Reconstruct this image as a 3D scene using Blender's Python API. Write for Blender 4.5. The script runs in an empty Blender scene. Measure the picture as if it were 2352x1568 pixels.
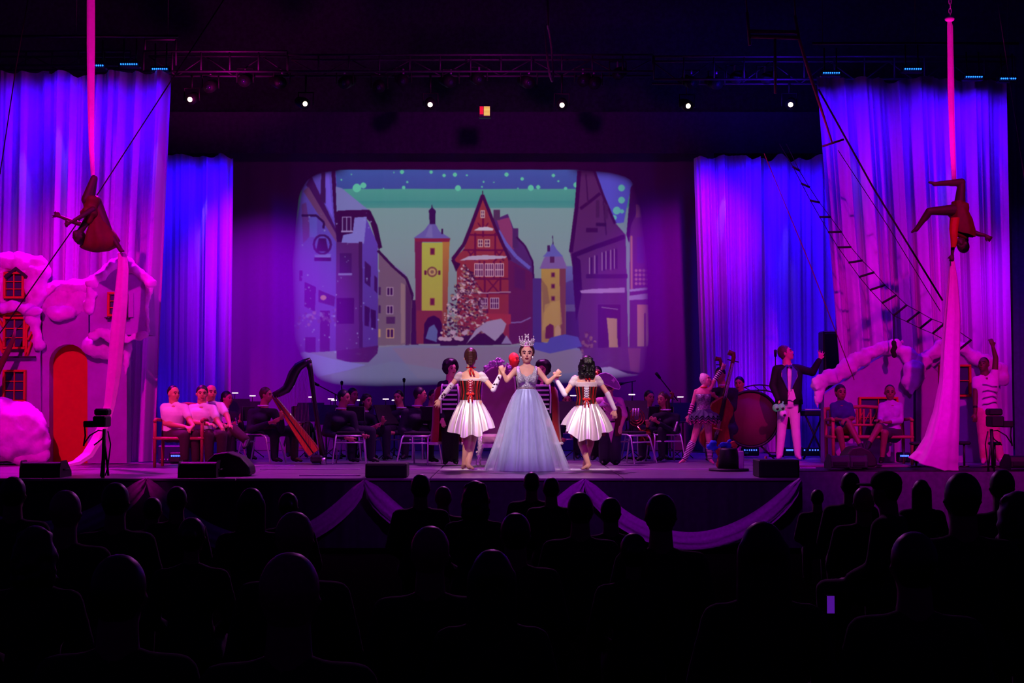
import bpy, math, random
import numpy as np
from mathutils import Vector, Matrix, noise
R = math.radians
rnd = random.Random(7)
C = bpy.context.scene.collection
scn = bpy.context.scene

# ------------------------------------------------------------------ camera, world, exposure
F = 3267.0                      # focal length in pixels of the 2352 x 1568 frame (50 mm)
TH = math.atan(0.0432)          # the camera looks up a little
CAMZ = 1.762
SZ = 0.85                       # height of the stage deck
cam = bpy.data.cameras.new('camera'); cam.sensor_width = 36; cam.lens = 50.006
cam.clip_start = 0.05; cam.clip_end = 200
co = bpy.data.objects.new('camera', cam); C.objects.link(co)
co.location = (0, 0, CAMZ); co.rotation_euler = (math.pi/2 + TH, 0, 0)
scn.camera = co
w = bpy.data.worlds.new('dark_hall'); scn.world = w; w.use_nodes = True
w.node_tree.nodes['Background'].inputs[0].default_value = (0.20, 0.0, 0.85, 1)
w.node_tree.nodes['Background'].inputs[1].default_value = 0.020
scn.view_settings.view_transform = 'Standard'
scn.view_settings.look = 'None'
scn.view_settings.gamma = 1.0
scn.view_settings.exposure = 0.0
scn.view_settings.use_curve_mapping = False

def W(px, py, Y):
    """the world point that stands in the plane y = Y and is seen at the photograph's pixel px, py"""
    dx = (px-1176)/F; dy = -(py-784)/F
    c, s = math.cos(TH), math.sin(TH)
    d = Vector((dx, c - dy*s, s + dy*c))
    return Vector((0, 0, CAMZ)) + d*(Y/d.y)
def G(px, Y, z=SZ):
    p = W(px, 784, Y); return Vector((p.x, Y, z))

LG = 1.0
def spot(name, loc, tgt, energy, col, ang, blend=.4, size=.12):
    l = bpy.data.lights.new(name, 'SPOT'); l.energy = energy*LG; l.color = col
    l.spot_size = R(ang); l.spot_blend = blend; l.shadow_soft_size = size
    o = bpy.data.objects.new(name, l); C.objects.link(o); o.location = loc
    o.rotation_euler = (Vector(tgt)-Vector(loc)).to_track_quat('-Z', 'Y').to_euler()
    return o
MAG = (1.0, .0, .50); PNK = (1.0, .02, .36); BLU = (.035, .0, 1.0); VIO = (.32, .0, 1.0); WRM = (1.0, .80, .66)
# front-of-house magenta washes on the two sides
spot('wash_left', (-6.5, 8, 9.5), W(170, 850, 21.3), 6300, MAG, 24, .7)
spot('wash_right', (6.2, 8, 9.5), W(2130, 900, 22), 5200, MAG, 25, .7)
spot('wash_left_high', (2.8, 16.5, 6.2), W(190, 540, 22), 2300, (.62, .0, .80), 30, 1)
spot('wash_right_high', (-1.6, 17, 6.2), W(2110, 560, 23), 2300, (.74, .0, .75), 28, 1)
spot('silk_light_left', (-5.7, 16.4, 1.0), W(209, 60, 20), 2300, (1, .0, .5), 23, .6)
spot('silk_light_right', (6.0, 16.4, 1.0), W(2187, 75, 20), 2300, (1, .0, .5), 23, .6)
# key lights on the three in the middle
spot('key_queen', (-1.2, 9.0, 10.2), W(1209, 930, 19.2), 4700, (1, .86, .84), 8.2, .5)
spot('key_dancer_left', (-3.6, 9.5, 10.2), W(1078, 930, 19.25), 4400, WRM, 6.4, .45)
spot('key_dancer_right', (3.8, 9.5, 10.2), W(1350, 940, 19.25), 4400, WRM, 6.4, .45)
# stage washes over players and deck, with a few added fill spots
spot('wash_men', (-6.2, 13, 8.0), W(455, 970, 20.4), 1900, (1, .10, .42), 9.0, .6)
spot('wash_centre', (0.2, 10, 10.0), W(1240, 1020, 20.6), 900, (.80, .02, .80), 26, .8)
spot('wash_ringmaster', (1.0, 13, 8.5), W(1800, 940, 22.6), 1700, (1, .10, .66), 7, .7)
spot('wash_ballerina', (-.2, 13, 8.5), W(1615, 960, 21.1), 1100, (1, .05, .50), 7.5, .7)
spot('wash_benches', (5.5, 13, 7.5), W(2000, 990, 21), 330, (1, .0, .60), 14, .6)
spot('wash_band', (-.8, 17, 8.5), (-3.2, 22.3, 1.0), 620, (.45, .0, 1), 40, .9)
spot('wash_band_right', (2.5, 17, 8.5), (3.2, 22.3, 1.0), 420, (.60, .0, .75), 38, .9)
spot('truss_fill_blue', W(1760, 262, 23.4), W(1740, 160, 24.2), 130, (.05, .0, 1), 110, .9)  # added spot that gives the right truss its blue edges
spot('truss_fill_blue', W(2060, 120, 23.0), W(2040, 150, 24.2), 30, (.05, .0, 1), 130, .9)
spot('truss_fill_pink', W(520, 262, 23.2), W(500, 140, 24.2), 130, (1, .0, .55), 100, .9)  # added spot for the pink on the left truss uprights
spot('swag_fill', (-6.0, 11.5, 4.5), W(337, 1120, 17.2), 420, (1, .0, .6), 3.2, .6)  # added spot: the left wash does not reach this swag pin
spot('masking_fill', W(2345, 560, 21.5), W(2360, 800, 24.5), 130, (.22, .0, 1), 90, 1)  # added spot lifting the far right masking out of black
spot('back_light_red', (.1, 23.4, 5.5), W(1180, 822, 21.9), 520, (1, .05, .01), 7, .6, .05)
spot('face_light_red', (-1.5, 17, 5.5), W(1180, 822, 21.9), 1500, (1, .04, .005), 2.2, .4, .05)
spot('deck_light', (0, 21.6, 6.6), (0, 18.4, SZ), 1500, (.80, .12, .85), 110, .9)
spot('deck_light_left', (-6.5, 21.8, 7.0), (-6.5, 18.4, SZ), 3000, (.90, .0, .80), 80, .9)
spot('deck_light_blue', (5.4, 24.5, 6.0), (5.4, 22.4, SZ), 420, (.16, .0, 1), 44, .9)
spot('harp_light', (-6.0, 15.5, 7.5), W(690, 995, 21.2), 1700, (1, .06, .18), 4.6, .6)
spot('front_face', (.5, 13.4, 3.2), (1.0, 17.4, .75), 230, (.55, .0, 1), 96, .9)
spot('front_face_right', (5.6, 15.5, 4.2), (6.3, 19.9, .5), 330, (.55, .0, 1), 70, .9)
# blue LED battens at the head of every drape, grazing down the cloth
for px, py, Y, ex, ey, en in ((10,140,21.3,10,420,130),(48,140,21.3,48,420,330),(128,140,21.3,130,420,260),(222,140,21.3,215,480,190),(296,140,21.3,300,520,150),(366,150,21.3,362,480,260),
                       (1908,160,22.1,1915,480,260),(1965,165,22.1,1970,420,250),(2097,150,22.1,2085,480,120),(2165,165,22.1,2165,470,260),(2240,168,22.1,2245,480,330),(2290,172,22.1,2290,480,260)):
    spot('blue_batten', W(px, py-12, Y), W(ex, ey, Y+.75), en*.40, (.05, .0, 1), 125, 1, .05)
for px, en in ((395,230),(470,330),(1618,140),(1665,210),(1760,330),(1850,380)):
    spot('blue_batten_rear', W(px, 318, 25.1), W(px, 640, 25.9), en*.80, (.02, .0, 1), 125, 1, .05)
for px, en, vy in ((400,90,850),(1730,210,860),(1862,130,850)):
    spot('blue_uplight', W(px, 1030, 24.8), W(px+15, 800, 26.0), en*.8, (.05, .0, 1), 80, 1, .05)
# narrow lenses of the same battens: the bright tongues at the head of the folds
for px, py, Y, ey, en in ((48,150,21.75,420,95),(140,160,21.7,430,75),(366,160,21.6,430,60),(1968,175,22.5,450,85),(2172,178,22.5,450,80),(462,345,25.6,520,110),(1655,348,25.6,520,90),(1805,350,25.6,560,60)):
    spot('blue_batten_lens', W(px, py-8, Y), W(px+3, ey, Y+.42), en, (.32, .10, 1), 11, .8, .03)
# violet washes on the cyclorama
spot('cyc_violet_left', (-3.8, 22.4, 7.2), W(600, 720, 27), 2300, (.46, .0, 1), 40, 1)
spot('cyc_violet_right', (3.8, 22.4, 7.2), W(1560, 660, 27), 850, (.85, .0, .90), 38, 1)
spot('cyc_top', (0, 21.5, 6.8), W(1100, 380, 27), 150, (.85, .0, .75), 100, .9)

# ------------------------------------------------------------------ materials
def sr(c):
    return tuple(((v/255)/12.92 if v/255 <= .04045 else ((v/255+.055)/1.055)**2.4) for v in c)
MC = {}
def mat(name, rgb, rough=.8, metal=0, var=.15, scale=14, bump=.0, emit=None, es=1, sheen=0, trans=0, coat=0, stretch=(1,1,1)):
    if name in MC: return MC[name]
    m = bpy.data.materials.new(name); m.use_nodes = True
    nt = m.node_tree; b = nt.nodes['Principled BSDF']
    base = sr(rgb)
    tc = nt.nodes.new('ShaderNodeTexCoord'); mp = nt.nodes.new('ShaderNodeMapping'); mp.inputs['Scale'].default_value = stretch
    nt.links.new(tc.outputs['Object'], mp.inputs[0])
    nz = nt.nodes.new('ShaderNodeTexNoise'); nz.inputs['Scale'].default_value = scale; nz.inputs['Detail'].default_value = 4
    nt.links.new(mp.outputs[0], nz.inputs['Vector'])
    cr = nt.nodes.new('ShaderNodeValToRGB')
    cr.color_ramp.elements[0].position = .3; cr.color_ramp.elements[1].position = .7
    cr.color_ramp.elements[0].color = tuple(v*(1-var) for v in base)+(1,)
    cr.color_ramp.elements[1].color = tuple(min(1, v*(1+var)) for v in base)+(1,)
    nt.links.new(nz.outputs['Fac'], cr.inputs[0]); nt.links.new(cr.outputs[0], b.inputs['Base Color'])
    b.inputs['Roughness'].default_value = rough; b.inputs['Metallic'].default_value = metal
    if sheen: b.inputs['Sheen Weight'].default_value = sheen
    if coat: b.inputs['Coat Weight'].default_value = coat
    if bump:
        bp = nt.nodes.new('ShaderNodeBump'); bp.inputs['Strength'].default_value = bump; bp.inputs['Distance'].default_value = .02
        nt.links.new(nz.outputs['Fac'], bp.inputs['Height']); nt.links.new(bp.outputs[0], b.inputs['Normal'])
    if emit:
        b.inputs['Emission Color'].default_value = sr(emit)+(1,); b.inputs['Emission Strength'].default_value = es
    if trans:
        b.inputs['Alpha'].default_value = 1-trans
    MC[name] = m
    return m
def stripes(name, a, b_, period, axis='Z', duty=.5, rough=.7):
    if name in MC: return MC[name]
    m = mat(name, a, rough); nt = m.node_tree; b = nt.nodes['Principled BSDF']
    tc = nt.nodes.new('ShaderNodeTexCoord'); sp = nt.nodes.new('ShaderNodeSeparateXYZ'); nt.links.new(tc.outputs['Object'], sp.inputs[0])
    d = nt.nodes.new('ShaderNodeMath'); d.operation = 'DIVIDE'; d.inputs[1].default_value = period; nt.links.new(sp.outputs[axis], d.inputs[0])
    f = nt.nodes.new('ShaderNodeMath'); f.operation = 'FRACT'; nt.links.new(d.outputs[0], f.inputs[0])
    g = nt.nodes.new('ShaderNodeMath'); g.operation = 'LESS_THAN'; g.inputs[1].default_value = duty; nt.links.new(f.outputs[0], g.inputs[0])
    mx = nt.nodes.new('ShaderNodeMix'); mx.data_type = 'RGBA'; nt.links.new(g.outputs[0], mx.inputs[0])
    mx.inputs[6].default_value = sr(a)+(1,); mx.inputs[7].default_value = sr(b_)+(1,)
    nt.links.new(mx.outputs[2], b.inputs['Base Color'])
    return m
def emis(name, rgb, s):
    return mat(name, (10, 10, 10), .5, emit=rgb, es=s)
SKIN = mat('skin_light', (230, 176, 148), .55, var=.05); SKIN2 = mat('skin_tan', (196, 134, 104), .55, var=.05); SKIN3 = mat('skin_deep', (98, 62, 50), .55, var=.06)
BLK = mat('black_paint', (10, 10, 12), .55); BLKC = mat('black_cloth', (9, 8, 12), .9, sheen=.1, var=.3); HAIRK = mat('black_hair', (14, 11, 12), .5, var=.4, scale=60, stretch=(1,1,.2))
HAIRB = mat('brown_hair', (70, 38, 26), .45, var=.5, scale=70, stretch=(1,1,.2)); HAIRY = mat('blonde_hair', (222, 188, 142), .5, var=.2, scale=70)
WHT = mat('white_cloth', (226, 222, 226), .8, var=.06, bump=.1); CHR = mat('chrome_tube', (225, 220, 230), .38, .55, var=.03)
SIL = mat('brushed_silver', (190, 190, 196), .3, 1, bump=.3, scale=40); SNOW = mat('prop_snow', (222, 216, 226), .85, var=.16, bump=1.0, scale=7)
DARKM = mat('dark_eye', (16, 8, 10), .4); LIP = mat('lip_red', (150, 40, 50), .5); ROPE = mat('dark_rope', (22, 14, 20), .9); RED = mat('red_paint', (196, 22, 18), .6, var=.08)
GOLD = mat('gold_trim', (214, 168, 70), .3, 1)

# ------------------------------------------------------------------ objects
def tag(o, label=None, cat=None, group=None, kind=None):
    if label: o['label'] = label
    if cat: o['category'] = cat
    if group: o['group'] = group
    if kind: o['kind'] = kind
    return o
def thing(name, label, cat, loc, group=None):
    o = bpy.data.objects.new(name, None); o.empty_display_size = .1; C.objects.link(o); o.location = loc
    return tag(o, label, cat, group)
def wloc(o):
    v = Vector((0, 0, 0))
    while o is not None: v += o.location; o = o.parent
    return v
class A:
    """vertex and face collector"""
    def __init__(s): s.v = []; s.f = []; s.m = []
    def add(s, v, f, mi=0):
        n = len(s.v); s.v += [tuple(p) for p in v]; s.f += [tuple(i+n for i in q) for q in f]; s.m += [mi]*len(f); return s
    def __iadd__(s, o): s.add(o.v, o.f); return s
def mk(name, a, m, parent=None, loc=None, smooth=True):
    o_ = wloc(parent) if parent is not None else Vector(loc if loc is not None else (0, 0, 0))
    me = bpy.data.meshes.new(name)
    me.from_pydata([(p[0]-o_.x, p[1]-o_.y, p[2]-o_.z) for p in a.v], [], a.f)
    ms = m if isinstance(m, (list, tuple)) else [m]
    for x in ms: me.materials.append(x)
    if len(ms) > 1: me.polygons.foreach_set('material_index', a.m)
    if smooth: me.polygons.foreach_set('use_smooth', [True]*len(me.polygons))
    me.update()
    ob = bpy.data.objects.new(name, me); C.objects.link(ob)
    if parent is not None: ob.parent = parent
    else: ob.location = o_
    return ob
def box(x0, x1, y0, y1, z0, z1, a=None, bev=0):
    a = a or A(); b = min(bev, abs(x1-x0)/3, abs(y1-y0)/3, abs(z1-z0)/3)
    if not b:
        v = [(x, y, z) for x in (x0, x1) for y in (y0, y1) for z in (z0, z1)]
        return a.add(v, [(0,1,3,2),(4,6,7,5),(0,4,5,1),(2,3,7,6),(0,2,6,4),(1,5,7,3)])
    # chamfered box: every corner gives three points
    v = []; idx = {}
    X, Y_, Z = (x0, x1), (y0, y1), (z0, z1)
    for i in (0, 1):
        for j in (0, 1):
            for k in (0, 1):
                sx, sy, sz = 1-2*i, 1-2*j, 1-2*k
                for q in range(3):
                    idx[i, j, k, q] = len(v)
                    v.append((X[i]+sx*b*(q != 0), Y_[j]+sy*b*(q != 1), Z[k]+sz*b*(q != 2)))
    g = lambda *t: idx[t]; f = []
    for i in (0, 1): f.append((g(i,0,0,0), g(i,1,0,0), g(i,1,1,0), g(i,0,1,0)))
    for j in (0, 1): f.append((g(0,j,0,1), g(1,j,0,1), g(1,j,1,1), g(0,j,1,1)))
    for k in (0, 1): f.append((g(0,0,k,2), g(1,0,k,2), g(1,1,k,2), g(0,1,k,2)))
    for i in (0, 1):
        for j in (0, 1): f.append((g(i,j,0,0), g(i,j,1,0), g(i,j,1,1), g(i,j,0,1)))
    for i in (0, 1):
        for k in (0, 1): f.append((g(i,0,k,0), g(i,1,k,0), g(i,1,k,2), g(i,0,k,2)))
    for j in (0, 1):
        for k in (0, 1): f.append((g(0,j,k,1), g(1,j,k,1), g(1,j,k,2), g(0,j,k,2)))
    for i in (0, 1):
        for j in (0, 1):
            for k in (0, 1): f.append((g(i,j,k,0), g(i,j,k,1), g(i,j,k,2)))
    return a.add(v, f)
def frame_of(d, up=None):
    d = Vector(d).normalized()
    u = Vector(up) if up is not None else Vector((0, 0, 1))
    if abs(d.dot(u.normalized())) > .98: u = Vector((0, 1, 0))
    s = d.cross(u).normalized(); return s, s.cross(d).normalized(), d
def tube(pts, r, n=8, a=None, caps=True, side=None, flat=1, closed=False):
    """a tube through pts; r one radius or one per point; flat squeezes it across side"""
    a = a or A(); pts = [Vector(p) for p in pts]; k = len(pts)
    rs = r if isinstance(r, (list, tuple)) else [r]*k
    v = []; prev = None
    for i, p in enumerate(pts):
        d = (pts[(i+1) % k]-pts[i-1]) if closed else (pts[min(i+1, k-1)]-pts[max(i-1, 0)])
        if d.length < 1e-9: d = Vector((0, 0, 1))
        d.normalize()
        if side is not None:
            s = Vector(side)-d*Vector(side).dot(d); s = s.normalized() if s.length > 1e-4 else frame_of(d)[0]
        elif prev is not None:
            s = prev-d*prev.dot(d); s = s.normalized() if s.length > 1e-4 else frame_of(d)[0]
        else: s = frame_of(d)[0]
        prev = s; t = d.cross(s)
        for j in range(n):
            q = 2*math.pi*j/n; v.append(p+s*(rs[i]*math.cos(q))+t*(rs[i]*flat*math.sin(q)))
    f = [(i*n+j, i*n+(j+1) % n, ((i+1) % k)*n+(j+1) % n, ((i+1) % k)*n+j) for i in range(k if closed else k-1) for j in range(n)]
    if caps and not closed: f += [tuple(range(n))[::-1], tuple((k-1)*n+j for j in range(n))]
    return a.add(v, f)
def cap(a, p, q, rp, rq, flat=1, side=None, n=10):
    """tapered capsule"""
    p, q = Vector(p), Vector(q); d = q-p; L = d.length
    if L < 1e-6: d = Vector((0, 0, 1))
    d = d.normalized(); P = []; r = []
    for t in (-.98, -.8, -.45): P.append(p+d*(t*rp)); r.append(rp*math.sqrt(max(0, 1-t*t)))
    P.append(p); r.append(rp); P.append((p+q)/2); r.append((rp+rq)/2); P.append(q); r.append(rq)
    for t in (.45, .8, .98): P.append(q+d*(t*rq)); r.append(rq*math.sqrt(max(0, 1-t*t)))
    return tube(P, r, n, a, True, side, flat)
def ell(a, c, r, ax=None, n=12, m=8):
    c = Vector(c); ax = ax or (Vector((1,0,0)), Vector((0,1,0)), Vector((0,0,1)))
    if not isinstance(r, (tuple, list)): r = (r, r, r)
    v = [c-ax[2]*r[2]]
    for i in range(1, m):
        t = math.pi*i/m-math.pi/2
        for j in range(n):
            q = 2*math.pi*j/n
            v.append(c+ax[0]*(r[0]*math.cos(t)*math.cos(q))+ax[1]*(r[1]*math.cos(t)*math.sin(q))+ax[2]*(r[2]*math.sin(t)))
    v.append(c+ax[2]*r[2]); f = []
    for j in range(n): f.append((0, 1+(j+1) % n, 1+j)); f.append((len(v)-1, 1+(m-2)*n+j, 1+(m-2)*n+(j+1) % n))
    for i in range(m-2):
        for j in range(n): f.append((1+i*n+j, 1+i*n+(j+1) % n, 1+(i+1)*n+(j+1) % n, 1+(i+1)*n+j))
    return a.add(v, f)
def remesh(name, a, m, parent=None, loc=None, vox=.014, it=3, disp=None):
    """fuse the overlapping shells of a into one continuous skin"""
    o = mk(name, a, m, parent, loc)
    r = o.modifiers.new('r', 'REMESH'); r.mode = 'VOXEL'; r.voxel_size = vox; r.use_smooth_shade = True
    if it:
        s = o.modifiers.new('s', 'SMOOTH'); s.factor = .5; s.iterations = it
    dg = bpy.context.evaluated_depsgraph_get(); dg.update()
    me = bpy.data.meshes.new_from_object(o.evaluated_get(dg))
    old = o.data; o.modifiers.clear(); o.data = me; me.name = name; bpy.data.meshes.remove(old)
    if disp:
        amp, sc = disp; w0 = wloc(o)
        for v in me.vertices:
            k = noise.noise((v.co+w0)*sc)+.5*noise.noise((v.co+w0)*sc*2.3)
            v.co += v.normal*(amp*k)
        me.update()
    return o
def extr(pts, y0, y1, a=None):
    """outline pts (world x, z) stood up between y0 and y1"""
    a = a or A(); n = len(pts)
    v = [(p[0], y0, p[1]) for p in pts]+[(p[0], y1, p[1]) for p in pts]
    f = [tuple(range(n)), tuple(range(2*n-1, n-1, -1))]+[(i, i+n, (i+1) % n+n, (i+1) % n) for i in range(n)]
    return a.add(v, f)
def pxs(pts, Y): return [(W(x, y, Y).x, W(x, y, Y).z) for x, y in pts]
def form(cx, cy, levels, n=48, fz=None, fr=None, a=None, arc=None, tilt=0):
    """an open shell of ellipse rings: levels (z, half width, half depth); fz and fr vary height and width round the ring"""
    a = a or A(); v = []; k = len(levels)
    a0, a1 = arc or (0, 2*math.pi); cl = arc is None; cols = n if cl else n+1
    for i, l in enumerate(levels):
        t = i/(k-1); ox = l[3] if len(l) > 3 else 0; oy = l[4] if len(l) > 4 else 0
        for j in range(cols):
            q = a0+(a1-a0)*j/n; m_ = fr(t, q) if fr else 1; dz = fz(t, q) if fz else 0
            v.append((cx+ox+l[1]*m_*math.cos(q), cy+oy+l[2]*m_*math.sin(q), l[0]+dz))
    f = [(i*cols+j, i*cols+(j+1) % cols, (i+1)*cols+(j+1) % cols, (i+1)*cols+j) for i in range(k-1) for j in range(n)]
    return a.add(v, f)
def copy_tree(o, parent=None, **kw):
    c = o.copy(); C.objects.link(c); c.parent = parent
    for ch in list(o.children): copy_tree(ch, c)
    for k, v in kw.items(): c[k] = v
    return c

# ------------------------------------------------------------------ people
TW = {'f': [(-.16,.10,.08),(-.02,.165,.108),(.15,.158,.108),(.33,.125,.092),(.47,.112,.084),(.62,.128,.094),(.78,.142,.104),(.9,.145,.092),(1.0,.12,.068),(1.07,.05,.045)],
      'm': [(-.16,.10,.08),(-.02,.155,.108),(.15,.150,.106),(.33,.138,.100),(.47,.140,.098),(.62,.156,.106),(.78,.172,.114),(.9,.176,.104),(1.0,.15,.078),(1.07,.06,.05)]}
LR = {'f': dict(ua=(.042,.036), fa=(.036,.024), th=(.088,.056), ca=(.056,.036), ne=.052),
      'm': dict(ua=(.054,.043), fa=(.043,.029), th=(.090,.060), ca=(.060,.042), ne=.068)}
def lerp(a, b, t): return a+(b-a)*t
class Fig:
    def __init__(s, J, Y, sex='f', k=1.0, face=(0,-1,0), hface=None, hs=1.0, slim=1.0):
        s.J = {q: (W(v[0], v[1], Y+(v[2] if len(v) > 2 else 0)) if isinstance(v, tuple) else v) for q, v in J.items()}
        s.Y = Y; s.sex = sex; s.k = k; s.hs = hs*k; s.slim = slim
        j = s.J; s.S = (j['shA']+j['shB'])/2; s.H = (j['hipA']+j['hipB'])/2
        s.u = (s.S-s.H); f = Vector(face).normalized(); u = s.u.normalized()
        s.side = f.cross(u)
        s.side = s.side.normalized() if s.side.length > .05 else Vector((1,0,0)); s.f = u.cross(s.side).normalized()
        s.hf = Vector(hface if hface else face).normalized()
        hu = (j['head']-j['neck']).normalized(); hu = hu if 'hu' not in j else j['hu'].normalized()
        if hu.z > .3: hu = (hu+Vector((0,0,1.5))).normalized()
        s.hu = (hu-s.hf*hu.dot(s.hf)).normalized(); s.hx = s.hf.cross(s.hu).normalized()
    def seg(s, a, name, t0=0, t1=1, g=0):
        j, k, L = s.J, s.k*s.slim, LR[s.sex]
        def limb(p, q, r, fl=1):
            P, Q = lerp(p, q, t0), lerp(p, q, t1); cap(a, P, Q, lerp(r[0], r[1], t0)*k+g, lerp(r[0], r[1], t1)*k+g)
        if name == 'torso':
            T = TW[s.sex]; ts = [t for t, _, _ in T if t0 < t < t1]+[t0, t1]; ts.sort(); v = []; n = 20
            for t in ts:
                hw = float(np.interp(t, [x[0] for x in T], [x[1] for x in T]))*k+g; hd = float(np.interp(t, [x[0] for x in T], [x[2] for x in T]))*k+g
                c = s.H+s.u*t
                for i in range(n):
                    q = 2*math.pi*i/n; v.append(c+s.side*(hw*math.cos(q))+s.f*(hd*math.sin(q)))
            m = len(ts)
            a.add(v, [(i*n+q, i*n+(q+1) % n, (i+1)*n+(q+1) % n, (i+1)*n+q) for i in range(m-1) for q in range(n)]+[tuple(range(n))[::-1], tuple((m-1)*n+q for q in range(n))])
            if t1 > .97:
                up = s.u.normalized()
                for X in 'AB': cap(a, s.S+up*(.045*k), lerp(s.S, j['sh'+X], .72)+up*(.0*k), .052*k+g, .042*k+g)
            if s.sex == 'f' and t0 < .7 < t1:
                for e in (-1, 1): ell(a, s.H+s.u*.73+s.side*(e*.062*k)+s.f*(.062*k), (.056*k+g, .056*k+g, .056*k+g))
            return
        nm, X = name[:-1], name[-1]
        if nm == 'ua': limb(j['sh'+X], j['el'+X], L['ua'])
        elif nm == 'fa':
            limb(j['el'+X], j['wr'+X], L['fa'])
        elif nm == 'th': limb(j['hip'+X], j['kn'+X], L['th'])
        elif nm == 'ca':
            limb(j['kn'+X], j['an'+X], L['ca'])
            if t0 < .3 < t1:
                d = (j['an'+X]-j['kn'+X]); bk = (j['kn'+X]-(j['hip'+X]+j['an'+X])/2); bk = -bk.normalized() if bk.length > .02 else -s.f
                cap(a, j['kn'+X]+d*.18+bk*.012, j['kn'+X]+d*.42+bk*.012, .052*k+g, .047*k+g)
        elif nm == 'foot':
            p = j['an'+X]; q = j['toe'+X]; cap(a, p, lerp(p, q, .25)-Vector((0,0,.012)), .036*k+g, .036*k+g)
            cap(a, lerp(p, q, .1), lerp(p, q, .85), .034*k+g, .024*k+g, .8); ell(a, lerp(p, q, -.12), (.03*k+g,)*3)
    def hand(s, a, X):
        j = s.J; wv = j['wr'+X]; d = (wv-j['el'+X]).normalized()
        if 'ha'+X in j: d = (j['ha'+X]-wv).normalized()
        k = s.k; curl = s.curl.get(X, .35); spread = s.spread.get(X, .10)
        nrm = s.nrm.get(X, Vector((0, 1, 0))); nrm = Vector(nrm); nrm = (nrm-d*nrm.dot(d)); nrm = nrm.normalized() if nrm.length > .05 else frame_of(d)[0]
        sd = d.cross(nrm).normalized()
        cap(a, wv, wv+d*.072*k, .025*k, .034*k, .55, sd)
        for i, (o, ln) in enumerate(((-.028, .060), (-.010, .072), (.009, .076), (.027, .066))):
            b = wv+d*.085*k+sd*o*k; dd = (d+sd*(o*spread*60)).normalized(); c1 = curl; p1 = b+(dd*math.cos(c1)+nrm*math.sin(c1))*ln*.5*k
            c2 = curl*2.3; p2 = p1+(dd*math.cos(c2)+nrm*math.sin(c2))*ln*.5*k
            cap(a, b-d*.02*k, p1, .0095*k, .0088*k, n=6); cap(a, p1, p2, .0088*k, .0075*k, n=6)
        b = wv+d*.028*k-sd*.026*k; t1 = b+(d*.7-sd*.8+nrm*.3).normalized()*.034*k; t2 = t1+(d*1.0-sd*.3+nrm*.35).normalized()*.03*k
        cap(a, b, t1, .013*k, .0105*k, n=6); cap(a, t1, t2, .0105*k, .0085*k, n=6)
    def headgeo(s, a):
        c = s.J['head']; h = s.hs; f, u, x = s.hf, s.hu, s.hx; ax = (x, f, u)
        ell(a, c+u*.022*h-f*.008*h, (.079*h, .094*h, .097*h), ax); ell(a, c-u*.042*h+f*.024*h, (.064*h, .064*h, .066*h), ax)
        ell(a, c-u*.085*h+f*.052*h, (.026*h, .026*h, .022*h), ax); ell(a, c+u*.028*h+f*.055*h, (.052*h, .034*h, .04*h), ax)
        cap(a, c+f*.084*h+u*.016*h, c+f*.098*h-u*.016*h, .008*h, .0125*h, n=8)
        for e in (-1, 1): ell(a, c+x*(e*.080*h)-u*.004*h-f*.008*h, (.012*h, .017*h, .026*h), ax, 8, 6)
        for e in (-1, 1): ell(a, c+x*(e*.036*h)-u*.022*h+f*.058*h, (.026*h, .026*h, .022*h), ax, 8, 6)
    def body(s, label, group=None, skin=SKIN, vox=.0105, legs=True, cat='person', curl=None, spread=None, nrm=None, eyes=True, feet=True, base=None):
        s.curl = curl or {}; s.spread = spread or {}; s.nrm = nrm or {}
        a = A(); s.seg(a, 'torso', -.16, 1.07)
        j = s.J; ne = LR[s.sex]['ne']*s.k
        cap(a, s.S+s.u.normalized()*.0, j['head']-s.hu*.05*s.hs-s.hf*.02*s.hs, ne*1.12, ne*.92)
        for X in 'AB':
            cap(a, lerp(s.S, j['sh'+X], .35), j['sh'+X], ne*.9, LR[s.sex]['ua'][0]*s.k*s.slim)
            if 'el'+X in j:
                s.seg(a, 'ua'+X); s.seg(a, 'fa'+X); s.hand(a, X)
            if legs and 'kn'+X in j:
                s.seg(a, 'th'+X); s.seg(a, 'ca'+X)
                if feet: s.seg(a, 'foot'+X)
        s.headgeo(a)
        zmin = min(p[2] for p in a.v)
        b = base if base else Vector((s.H.x, s.H.y, zmin))
        o = remesh('person', a, skin, None, b, vox, 2); s.o = o
        tag(o, label, cat, group)
        if eyes:
            h = s.hs; c = j['head']; ax = (s.hx, s.hf, s.hu)
            for e in (-1, 1):
                mk('eye', ell(A(), c+s.hx*(e*.031*h)+s.hf*.083*h+s.hu*.010*h, (.0125*h, .008*h, .0062*h), ax, 8, 6), DARKM, o)
                mk('eyebrow', tube([c+s.hx*(e*.014*h)+s.hf*.090*h+s.hu*.030*h, c+s.hx*(e*.034*h)+s.hf*.086*h+s.hu*.036*h, c+s.hx*(e*.052*h)+s.hf*.071*h+s.hu*.029*h], .0042*h, 5), DARKM, o)
            mk('lips', ell(A(), c-s.hu*.052*h+s.hf*.089*h, (.022*h, .010*h, .008*h), ax, 8, 6), LIP, o)
        return o
    def wear(s, name, m, segs, vox=.013, it=3, label=None, extra=None, disp=None):
        a = A()
        for sg in segs:
            nm = sg[0]
            if nm in ('ua', 'fa', 'th', 'ca', 'foot'):
                for X in 'AB':
                    if ('el' if nm in ('ua', 'fa') else 'kn')+X in s.J: s.seg(a, nm+X, *sg[1:4])
                    if nm == 'ua' and sg[1] == 0 and len(sg) < 5: cap(a, lerp(s.S, s.J['shA' if X == 'A' else 'shB'], .35), s.J['sh'+X], LR[s.sex]['ne']*s.k*.9+sg[3], LR[s.sex]['ua'][0]*s.k*s.slim+sg[3])
            else: s.seg(a, *sg)
        if extra: extra(a)
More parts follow.
